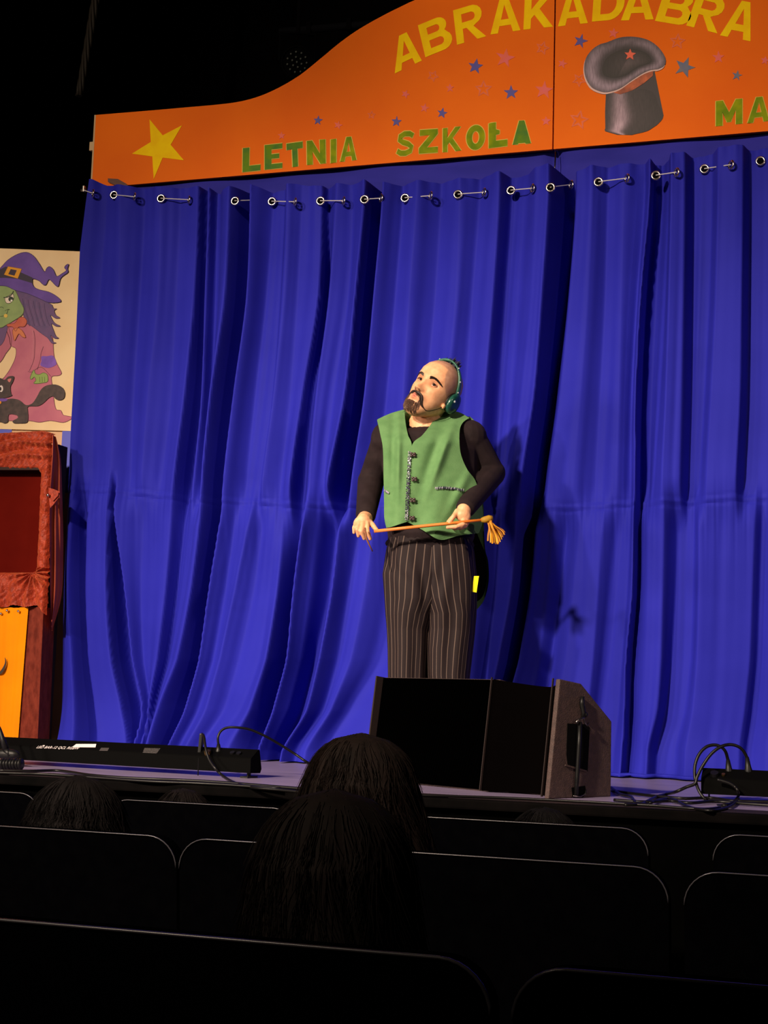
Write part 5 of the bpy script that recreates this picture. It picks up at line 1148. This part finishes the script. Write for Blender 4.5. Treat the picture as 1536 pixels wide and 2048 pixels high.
def trouser_leg(side, rows, seed, parent):
    global trousers
    NAa = 72; V = []; ys = np.linspace(rows[0][0], rows[-1][0], 110); T = np.array(rows, float)
    for y in ys:
        xo, xi, dp = [np.interp(y, T[:, 0], T[:, k]) for k in (1, 2, 3)]
        c = (xo+xi)/2; r = abs(xo-xi)/2*S_; C0 = PL(c, y, .0)
        for k in range(NAa):
            a = 2*math.pi*k/NAa; x = math.cos(a); z = -math.sin(a)
            low = min(max((y-1100)/100, 0), 1); f = 1+.030*math.sin(a*6+seed+y*.004)*low+.018*math.sin(a*11+seed*2-y*.006)+.04*math.sin(a*14+seed)*math.exp(-(y-1080)/14.)
            f += -.035*math.exp(-((y-(1180+60*math.cos(a)))/14.)**2)*(z > 0)
            ca = side*math.cos(a)   # + towards the outer seam
            f += -.07*math.exp(-((ca+.25-(y-1180)*.0042*-1)/.10)**2)*math.exp(-((y-1175)/55.)**2)*(z > 0)+.05*math.exp(-((ca+.02-(y-1180)*.0042*-1)/.14)**2)*math.exp(-((y-1175)/55.)**2)*(z > 0)
            f += .022*math.sin(ca*9+y*.013*(1+.3*side)+seed)*max(0, z)
            sq = .88; xx = math.copysign(abs(x)**sq, x); z2 = math.copysign(abs(z)**sq, z)
            V.append(C0+ER*xx*r*f-EB*z2*dp*f)
    n = len(ys); Fc = [(i*NAa+k, i*NAa+(k+1) % NAa, (i+1)*NAa+(k+1) % NAa, (i+1)*NAa+k) for i in range(n-1) for k in range(NAa)]
    o = mk('trousers' if parent is man else 'trouser_leg', V, Fc, trs, parent, smooth=True, **({'label': 'dark brown pinstriped trousers'} if parent is man else {}))
    uv = o.data.uv_layers.new(name='UVMap'); 
    for p in o.data.polygons:
        for li in p.loop_indices:
            vi = o.data.loops[li].vertex_index; k = vi % NAa; i = vi//NAa
            kk = k
            if k == 0 and any(o.data.loops[l].vertex_index % NAa == NAa-1 for l in p.loop_indices): kk = NAa
            uv.data[li].uv = (kk/NAa*30+.05*math.sin(i*.11)+.25, i/n)
    return o
trousers = trouser_leg(-1, [(1078, 777, 900, .112), (1100, 772, 900, .118), (1150, 764.5, 898, .122), (1200, 768, 886, .118), (1230, 770, 868, .11), (1260, 773, 858, .10), (1300, 775, 856, .098), (1350, 776, 853, .095), (1450, 780, 850, .095), (1538, 782, 846, .095)], .4, man)
trouser_leg(1, [(1078, 822, 942, .112), (1100, 822, 948, .118), (1150, 824, 953.5, .122), (1200, 836, 953, .118), (1230, 848, 952, .11), (1260, 850, 949, .10), (1300, 848, 944, .098), (1350, 850, 938, .095), (1450, 864, 934, .095), (1538, 866, 932, .095)], 2.2, trousers)
mb = MB(); ring = []
for k in range(80):
    a = 2*math.pi*k/80; c = PL(860, 1089-4*math.sin(a), .0); ring.append(c+ER*.163*math.cos(a)-EB*.117*math.sin(a))
rr_ = [.009+.0035*math.sin(k*2.7) for k in range(80)]; mb.tube(ring+[ring[0]], rr_+[rr_[0]], 8, caps=False); mb.go('waistband', trs, man, smooth=True)
for s, cx in ((-1, 808), (1, 902)):
    c = on_z(cx, 1551, ST); p0 = c+EB*.06; p1 = c-EB*.15+ER*.02*s; p0[2] = p1[2] = ST
    mb = MB(); rings = []
    for t, wd, hh in ((0, .030, .06), (.15, .040, .075), (.4, .043, .070), (.7, .050, .05), (.9, .040, .038), (1, .02, .025)):
        cc_ = p0*(1-t)+p1*t; rings.append([cc_+ER*wd*math.cos(a)+EZ*(max(math.sin(a), 0)*hh+.0) for a in np.linspace(0, 2*math.pi, 16, endpoint=False)])
    mb.loft(rings); mb.go('shoe', M_plastic, man, smooth=True)

# ---------------- headphones on his head
M_hp = mat('dark_teal_plastic', srgb(34, 78, 66), .3, col2=srgb(60, 120, 98), scale=50, spec=.6)
hpn = empty('headphones', H2W((0, 1, 12.6)), TH, 'dark green glittery headband headphones worn over the man\'s shaved head', 'headphones')
band = []
for k in range(41):
    a = math.radians(-98+196*k/40); band.append((8.7*math.sin(a), 1.0+.0*k, 2.0+10.9*math.cos(a)-.0))
V = []
for k, p in enumerate(band):
    a = math.radians(-98+196*k/40); nx, nz = math.sin(a), math.cos(a); w = 1.15
    for dx, dy in ((-.25, -w), (.25, -w*1.0), (.45, 0), (.25, w), (-.25, w), (-.35, 0)): V.append(H2W((p[0]+nx*dx, p[1]+dy+1.0-3.6*max(nz, 0)**.8, p[2]+nz*dx)))
n = len(band); Fc = [(i*6+k, i*6+(k+1) % 6, (i+1)*6+(k+1) % 6, (i+1)*6+k) for i in range(n-1) for k in range(6)]+[tuple(range(6))[::-1], tuple(range((n-1)*6, n*6))]
mk('headband', V, Fc, M_hp, hpn, smooth=True)
for s in (1, -1):
    mb = MB(); rings = []
    for dx, r in ((8.0, 3.0), (8.3, 3.7), (9.0, 3.8), (9.6, 3.5), (10.0, 2.3), (10.1, .3)):
        rings.append([H2W((s*dx, 2.2+r*.92*math.cos(t), -.9+r*1.08*math.sin(t))) for t in np.linspace(0, 2*math.pi, 24, endpoint=False)])
    mb.loft(rings); mb.go('ear_cup', mat('ear_cup_plastic', srgb(20, 60, 54), .22, col2=srgb(30, 84, 70), scale=40, spec=.7), hpn, smooth=True)
    mb = MB(); rings = []
    for dx, r in ((7.2, 3.3), (7.5, 3.8), (8.0, 3.8), (8.3, 3.3)):
        rings.append([H2W((s*dx, 2.2+r*.92*math.cos(t), -.9+r*1.05*math.sin(t))) for t in np.linspace(0, 2*math.pi, 24, endpoint=False)])
    mb.loft(rings); mb.go('ear_pad', M_plastic, hpn, smooth=True)
mb = MB()
for k in (4, 9, 14, 27, 33, 37): p = band[k]; a = math.radians(-98+196*k/40); mb.ell(H2W((p[0]+.5*math.sin(a), p[1]+1-3.6*max(math.cos(a), 0)**.8-.8, p[2]+.5*math.cos(a))), .0035, nu=8, nv=6)
mb.ell(H2W((10.1, .4, -.4)), .005, nu=8, nv=6); mb.go('rhinestones', mat('rhinestone', srgb(230, 235, 240), .1, .6), hpn, smooth=True)
# ---------------- stick with a yellow tassel
stk0, stk1 = cq(205, 1590, -.185), cq(1135, 1492, -.222)
wand = empty('tasselled_stick', (stk0+stk1)/2, TH, 'thin bamboo-coloured stick with a yellow leather tassel held in both the man\'s hands', 'stick')
MB().tube([stk0, stk0*.7+stk1*.3, stk0*.35+stk1*.65, stk1], [.0062, .0066, .0060, .0052], 12).go('rod', mat('bamboo', srgb(206, 134, 66), .45, col2=srgb(220, 116, 30), scale=9), wand, smooth=True)
MB().tube([cq(128, 1560, -0.208), cq(140, 1650, -0.215), cq(162, 1700, -0.210), cq(193, 1762, -0.205)], [.0035, .004, .003, .0022], 8).go('thong', mat('brown_thong', srgb(120, 74, 44), .7), wand, smooth=True)
MB().tube([cq(1118, 1494, -0.220), cq(1150, 1492, -0.220), cq(1190, 1480, -0.220), cq(1215, 1478, -0.218)], [.0075, .013, .013, .010], 12).go('tassel_cap', mat('olive_leather', srgb(150, 112, 24), .7, col2=srgb(176, 130, 20), scale=60), wand, smooth=True)
M_tas = mat('yellow_leather', srgb(232, 160, 10), .6, col2=srgb(206, 132, 6), scale=30)
ends = [(1176, 1672), (1200, 1686), (1215, 1695), (1228, 1688), (1243, 1700), (1256, 1690), (1268, 1692), (1280, 1680), (1290, 1660), (1303, 1640), (1318, 1618), (1322, 1600), (1312, 1628), (1262, 1700)]
for i, (x, y) in enumerate(ends):
    s0 = cq(1178+rd.uniform(-8, 26), 1482+rd.uniform(-4, 12), -.220+rd.uniform(-.012, .008)); dd = -.220+rd.uniform(-.03, .02)
    P = catmull([s0, cq(1195+(x-1195)*.35, 1520+(y-1520)*.25, dd), cq(1195+(x-1195)*.8, 1520+(y-1520)*.62, dd), cq(x, y, dd)], 4)
    wv = ER*rd.uniform(.6, 1)+EB*rd.uniform(-.6, .6); A_ = [p_-wv*.0036 for p_ in P]; B_ = [p_+wv*.0036 for p_ in P]; n_ = len(P)
    Vt = [q_+EB*o_ for o_ in (0, .0016) for pr_ in zip(A_, B_) for q_ in pr_]
    Ft = [(2*q_, 2*q_+1, 2*q_+3, 2*q_+2) for q_ in range(n_-1)]+[(2*n_+2*q_, 2*n_+2*q_+2, 2*n_+2*q_+3, 2*n_+2*q_+1) for q_ in range(n_-1)]+[(2*q_, 2*q_+2, 2*n_+2*q_+2, 2*n_+2*q_) for q_ in range(n_-1)]+[(2*q_+1, 2*n_+2*q_+1, 2*n_+2*q_+3, 2*q_+3) for q_ in range(n_-1)]
    mk('tassel_strip', Vt, Ft, M_tas if i % 3 else mat('shaded_leather', srgb(176, 112, 8), .7), wand)  # every third strip darker: depth shading put into its colour
# thin headset microphone arm beside the moustache is left to the moustache tip; black wire on the cheek
mb = MB(); mb.tube(catmull([H2W((7.6, -.6, -4.2)), H2W((7.0, -2.6, -6.8)), H2W(face(5.2, -9.3, .25)), H2W(face(3.6, -8.9, .35))], 6), .0012, 6); mb.go('microphone_boom', M_plastic, hpn, smooth=True)
# ================================================================ audience seats
M_seat = mat('black_seat_fabric', srgb(2, 2, 3), .95, col2=srgb(3, 3, 4), scale=30, spec=.0)
M_trim = mat('grey_seat_trim', srgb(58, 56, 60), .3, spec=.5)
def seat(x0, x1, y, top, label, group):
    """wide theatre seat back with rounded upper corners, seen from behind; y = front-most plane of the back facing the camera"""
    t = empty('theatre_seat', ((x0+x1)/2, y, 0), 0, label, 'seat', group); r = .065; zb = .34
    o = [(x0, zb)]+[(x0+r-r*math.cos(a), top-r+r*math.sin(a)) for a in np.linspace(0, math.pi/2, 9)]+[(x1-r+r*math.sin(a), top-r+r*math.cos(a)) for a in np.linspace(0, math.pi/2, 9)]+[(x1, zb)]
    lean = lambda z: (top-z)*.12
    n = len(o); V = [(x, y+lean(z), z) for x, z in o]+[(x, y+lean(z)+.045, z) for x, z in o]
    tess = tessellate_polygon([[Vector((x, z, 0)) for x, z in o]]); Fc = []
    for q in tess:
        a, b, c = [o[i] for i in q]; s = (b[0]-a[0])*(c[1]-a[1])-(b[1]-a[1])*(c[0]-a[0]); q = tuple(q) if s > 0 else tuple(q)[::-1]
        Fc.append(q); Fc.append(tuple(i+n for i in q[::-1]))
    Fc += [(i, (i+1) % n, n+(i+1) % n, n+i) for i in range(n)]
    mk('seat_back', V, Fc, M_seat, t)
    MB().tube([(x, y+lean(z)-.002, z+.001) for x, z in o[1:-1]], .0026 if y < 2 else .0015, 6).go('edge_trim', M_trim, t, smooth=True)
    MB().box(((x0+x1)/2, y+.345, .41), (x1-x0-.08, .40, .08), bev=.02).go('seat_cushion', M_seat, t)
    for s in (x0+.05, x1-.05):
        MB().box((s, y+.12, .20), (.04, .06, .40), bev=.006).go('leg', M_plastic, t)
    return t
def Xat(px, py, z=.89): return float(on_z(px, py, z)[0])
g3 = 'wide black seats in the nearest row'; g2 = 'wide black seats in the second row from the camera'; g1_ = 'wide black seats in the row closest to the stage'
xr = Xat(961, 1935)+.004; seat(xr-1.06, xr, 1.775, .89, 'wide black seat back nearest the camera, filling the lower left', g3)
xl = Xat(1010, 1950)-.004; seat(xl, xl+1.02, 1.765, .89, 'wide black seat back nearest the camera, at the lower right corner', g3)
yb2 = 2.895
x2r = Xat(1326, 1745)+.003; x2l = Xat(352, 1675)+.010
seat(Xat(334, 1680)-1.06, Xat(334, 1680)-.004, yb2, .89, 'black seat back in the second row, in front of the bushy head at left', g2)
seat(x2l, x2r, yb2, .89, 'black seat back in the second row, mostly behind the nearest long-haired head', g2)
seat(Xat(1352, 1762)-.003, Xat(1352, 1762)+1.03, yb2-.01, .89, 'black seat back in the second row, at the right edge below the cable loops', g2)
yb1 = 3.735; a0 = Xat(1283, 1668); b0 = Xat(1408, 1685)
seat(a0-.90, a0, yb1, .89, 'black seat back closest to the stage, below the wedge monitor', g1_)
seat(b0, b0+.92, yb1-.01, .89, 'black seat back closest to the stage, at the right edge of the photo', g1_)
seat(Xat(225, 1597), a0-.94, yb1+.01, .89, 'black seat back closest to the stage, behind the round head peeking over', g1_)
seat(Xat(225, 1597)-1.02, Xat(52, 1592), yb1+.04, .89, 'black seat back closest to the stage, at the left edge of the photo', g1_)
# ================================================================ audience members seen from behind
def spectator(hx, hy, ztop, hw, label, hair_len, hair_col, hair_w=None, rs=1, shirt_col=(14, 13, 16)):
    """seated person; (hx, hy) head centre, ztop crown, hw head half width incl. hair"""
    hh = .205; hz = ztop-hh*.56; seat_z = .47
    t = empty('spectator', (hx, hy, 0), 0, label, 'person'); R = random.Random(rs); P = lambda x, y, z: np.array([hx+x, hy+y, z])
    mb = MB(); mb.ell(P(0, 0, hz), (.072, .088, hh*.54), None, 20, 14); mb.ell(P(0, .045, hz-.055), (.050, .050, .055)); mb.ell(P(0, .098, hz-.02), (.010, .012, .018))
    for s in (-1, 1): mb.ell(P(s*.074, .0, hz-.01), (.009, .018, .028))
    mb.cap(P(0, -.01, hz-.06), P(0, -.02, hz-.17), .046, .052); sz = hz-.20; k = (sz-seat_z)
    rings = []
    for f, rx, ry in ((1, .10, .07), (.93, .165, .085), (.75, .165, .10), (.45, .145, .095), (.2, .15, .10), (0, .165, .12)):
        rings.append([P(rx*math.cos(a), -.03+ry*math.sin(a), seat_z+k*f) for a in np.linspace(0, 2*math.pi, 24, endpoint=False)])
    mb.loft(rings); kn = []
    for s in (-1, 1):
        mb.cap(P(s*.15, -.02, sz-.03), P(s*.21, .04, sz-.24), .042, .034); mb.cap(P(s*.21, .04, sz-.24), P(s*.10, .22, seat_z+.13), .034, .024)
        for q in range(4): mb.cap(P(s*.10-s*(q-1.5)*.016, .23, seat_z+.125), P(s*.09-s*(q-1.5)*.017, .29, seat_z+.105), .0085, .007, 8)
        mb.cap(P(s*.085, .22, seat_z+.13), P(s*.055, .255, seat_z+.12), .010, .008, 8); mb.ell(P(s*.10, .225, seat_z+.13), (.034, .03, .014))
        mb.cap(P(s*.09, .0, seat_z+.05), P(s*.11, .36, seat_z+.05), .075, .052); mb.cap(P(s*.11, .36, seat_z+.05), P(s*.11, .36, .08), .050, .036); mb.cap(P(s*.11, .34, .05), P(s*.11, .47, .04), .038, .03)
    V, Fc = remeshed(mb, .0065, 2, .5); mk('body', V, Fc, mat('spectator_skin', srgb(170, 120, 96), .6), t, smooth=True)  # one plain skin tone for all spectators
    mb = MB(); rings = []
    for f, rx, ry in ((1.06, .085, .075), (.98, .14, .09), (.92, .18, .10), (.75, .178, .115), (.45, .158, .108), (.15, .17, .115)):
        rings.append([P(rx*math.cos(a), -.03+ry*math.sin(a), seat_z+k*f) for a in np.linspace(0, 2*math.pi, 24, endpoint=False)])
    mb.loft(rings)
    for s in (-1, 1): mb.cap(P(s*.15, -.02, sz-.03), P(s*.21, .04, sz-.24), .052, .044); mb.cap(P(s*.21, .04, sz-.24), P(s*.12, .19, seat_z+.14), .044, .034)
    V, Fc = remeshed(mb, .009, 3, .5); mk('jumper', V, Fc, mat('dark_jumper_%d' % rs, srgb(*shirt_col), .9, spec=.05), t, smooth=True)
    # hair: shell and loose strands
    m = mat('hair_%d_%d_%d' % hair_col, srgb(*[c*.28 for c in hair_col]), .8, col2=srgb(*[c*.16 for c in hair_col]), scale=40, stretch=(1, 1, .2), spec=.08)
    w = hair_w or hw; zb = hz-.02-hair_len; prof = []
    for i in range(26):
        f = i/25; z = ztop+.012-(ztop+.012-zb)*f; d = (ztop+.012-z)
        r = math.sqrt(max(0, 1-max(0, 1-d/.115)**2))
        g = min(1, d/(.115)); wid = hw*r+(w-hw)*max(0, min(1, (d-.10)/max(hair_len, .05)))
        prof.append((z, max(wid, .001), max(.098*r+(.01 if d > .1 else 0), .001)))
    V = []; NAh = 72
    for i, (z, rx, ry) in enumerate(prof):
        for k2 in range(NAh):
            a = 2*math.pi*k2/NAh; front = max(0, math.sin(a)); cut = 1-.45*front*min(1, max(0, (ztop-z-.07)/.05))
            wv = 1+.012*math.sin(a*13+rs+z*9)+.008*math.sin(a*29+z*14); V.append(P(rx*wv*math.cos(a), -.008+ry*wv*cut*math.sin(a), z+(.006*math.sin(a*9) if i > 20 else 0)))
    Fc = [(i*NAh+k2, i*NAh+(k2+1) % NAh, (i+1)*NAh+(k2+1) % NAh, (i+1)*NAh+k2) for i in range(25) for k2 in range(NAh)]+[tuple(range(NAh))[::-1], tuple(range(25*NAh, 26*NAh))]
    ho_ = mk('hair', V, Fc, m, t, smooth=True)
    mb = MB()
    for _ in range(520):
        a = R.uniform(math.pi*.85, math.pi*2.15); i0 = R.uniform(0, 14); L_ = R.uniform(5, 11); pts = []
        fl_ = R.uniform(-.2, 1.0)
        for q in range(6):
            i = min(i0+L_*q/5, 25); j = min(int(i), 24); f = i-j; z = prof[j][0]*(1-f)+prof[j+1][0]*f; rx = prof[j][1]*(1-f)+prof[j+1][1]*f; ry = prof[j][2]*(1-f)+prof[j+1][2]*f
            e = .002+.013*fl_*(q/5)**1.5; aa2 = a+.10*math.sin(q*.9+a*7)*q/5; pts.append(P((rx+e)*math.cos(aa2), -.008+(ry+e)*math.sin(aa2), z))
        mb.tube(pts, [.0006]*5+[.0003], 3, caps=False)
    mb.go('loose_strands', m, ho_, kind='stuff'); return t
def head_at(px, ptop, Y): p = on_y(px, ptop, Y); return float(p[0]), Y, float(p[2])
x, y, z = head_at(160, 1560, 3.22); spectator(x, y, z, .118, 'dark bushy-haired child seen from behind at the far left of the audience', .10, (44, 32, 32), .150, 1)
x, y, z = head_at(368, 1584, 4.02); spectator(x, y, z, .092, 'round head just peeking over the seat back under the left light bar', .04, (58, 42, 42), None, 2)
x, y, z = head_at(725, 1476, 3.20); spectator(x, y, z, .125, 'long-haired spectator whose head overlaps the left side of the wedge monitor', .20, (66, 40, 30), .185, 3)
x, y, z = head_at(672, 1592, 2.12); spectator(x, y, z, .118, 'nearest long-haired spectator seen from behind at the bottom centre', .24, (50, 32, 26), .162, 4)
x, y, z = head_at(1090, 1622, 4.02); spectator(x, y, z, .096, 'barely visible dark head under the front of the wedge monitor', .05, (34, 28, 30), None, 5)
# ================================================================ up in the dark: hanging cable bundle, a batten pipe and a lamp with a dotted lens
P0, P1 = on_y(206, 20, 7.0), on_y(158, 192, 7.0)
cb_ = empty('hanging_cable_bundle', P0, 0, 'faint grey bundle of twisted cables hanging in the dark upper left', 'cables')
top_ = P0+np.array([.10, 0, 1.3])
for k in range(5):
    pts = []
    for i in range(40):
        t = i/39; c = top_*(1-t)+P1*t; a = k*1.257+t*26; r = .022*(1-.4*t); pts.append(c+np.array([r*math.cos(a), r*math.sin(a), 0]))
    MB().tube(pts, .010, 6).go('strand', mat('grey_cable', srgb(64, 58, 52), .6), cb_, smooth=True)
bt = empty('batten_pipe', on_y(700, 52, 7.4), 0, 'thin dark batten pipe crossing behind the top of the orange board', 'pipe')
MB().tube([on_y(560, 64, 7.4), on_y(1300, 0, 7.4)], .022, 10).go('pipe', mat('dark_pipe', srgb(16, 17, 22), .6, spec=.1), bt, smooth=True)
for px in (620, 700): c = on_y(px, 64-(px-560)*64/740, 7.4); MB().box(c+np.array([0, 0, .0]), (.03, .06, .07), bev=.006).go('pipe_clamp', M_void, bt)
lc = on_y(594, 124, 6.9); lamp = empty('stage_lamp', lc, 0, 'dark round lamp with a dotted lens beside the curved edge of the orange board', 'lamp')
fw = unit(CAMP-lc+np.array([0, 0, -.8])); us = unit(np.cross(fw, (0, 0, 1))); vs = np.cross(us, fw)
def ringp(o, r, n=28): return [lc+fw*o+(us*math.cos(a)+vs*math.sin(a))*r for a in np.linspace(0, 2*math.pi, n, endpoint=False)]
mb = MB(); mb.loft([ringp(-.16, .05), ringp(-.14, .075), ringp(.0, .085), ringp(.012, .085), ringp(.012, .078), ringp(.004, .074)]); mb.go('lamp_body', M_void, lamp, smooth=False)
for r_, n_ in ((0, 1), (.026, 6), (.052, 11)):
    for k in range(n_):
        a = 2*math.pi*k/n_+.3; c = lc+fw*.008+(us*math.cos(a)+vs*math.sin(a))*r_; MB().ell(c, .0058, nu=8, nv=6).go('lens', mat('grey_lens', srgb(84, 90, 88), .5, spec=.3), lamp, smooth=True)
mb = MB(); mb.tube([lc+us*.095, lc+us*.095+EZ*.16, lc-us*.095+EZ*.16, lc-us*.095], .007, 6); mb.tube([lc+EZ*.16, lc+EZ*.40], .012, 8); mb.go('yoke', M_void, lamp)
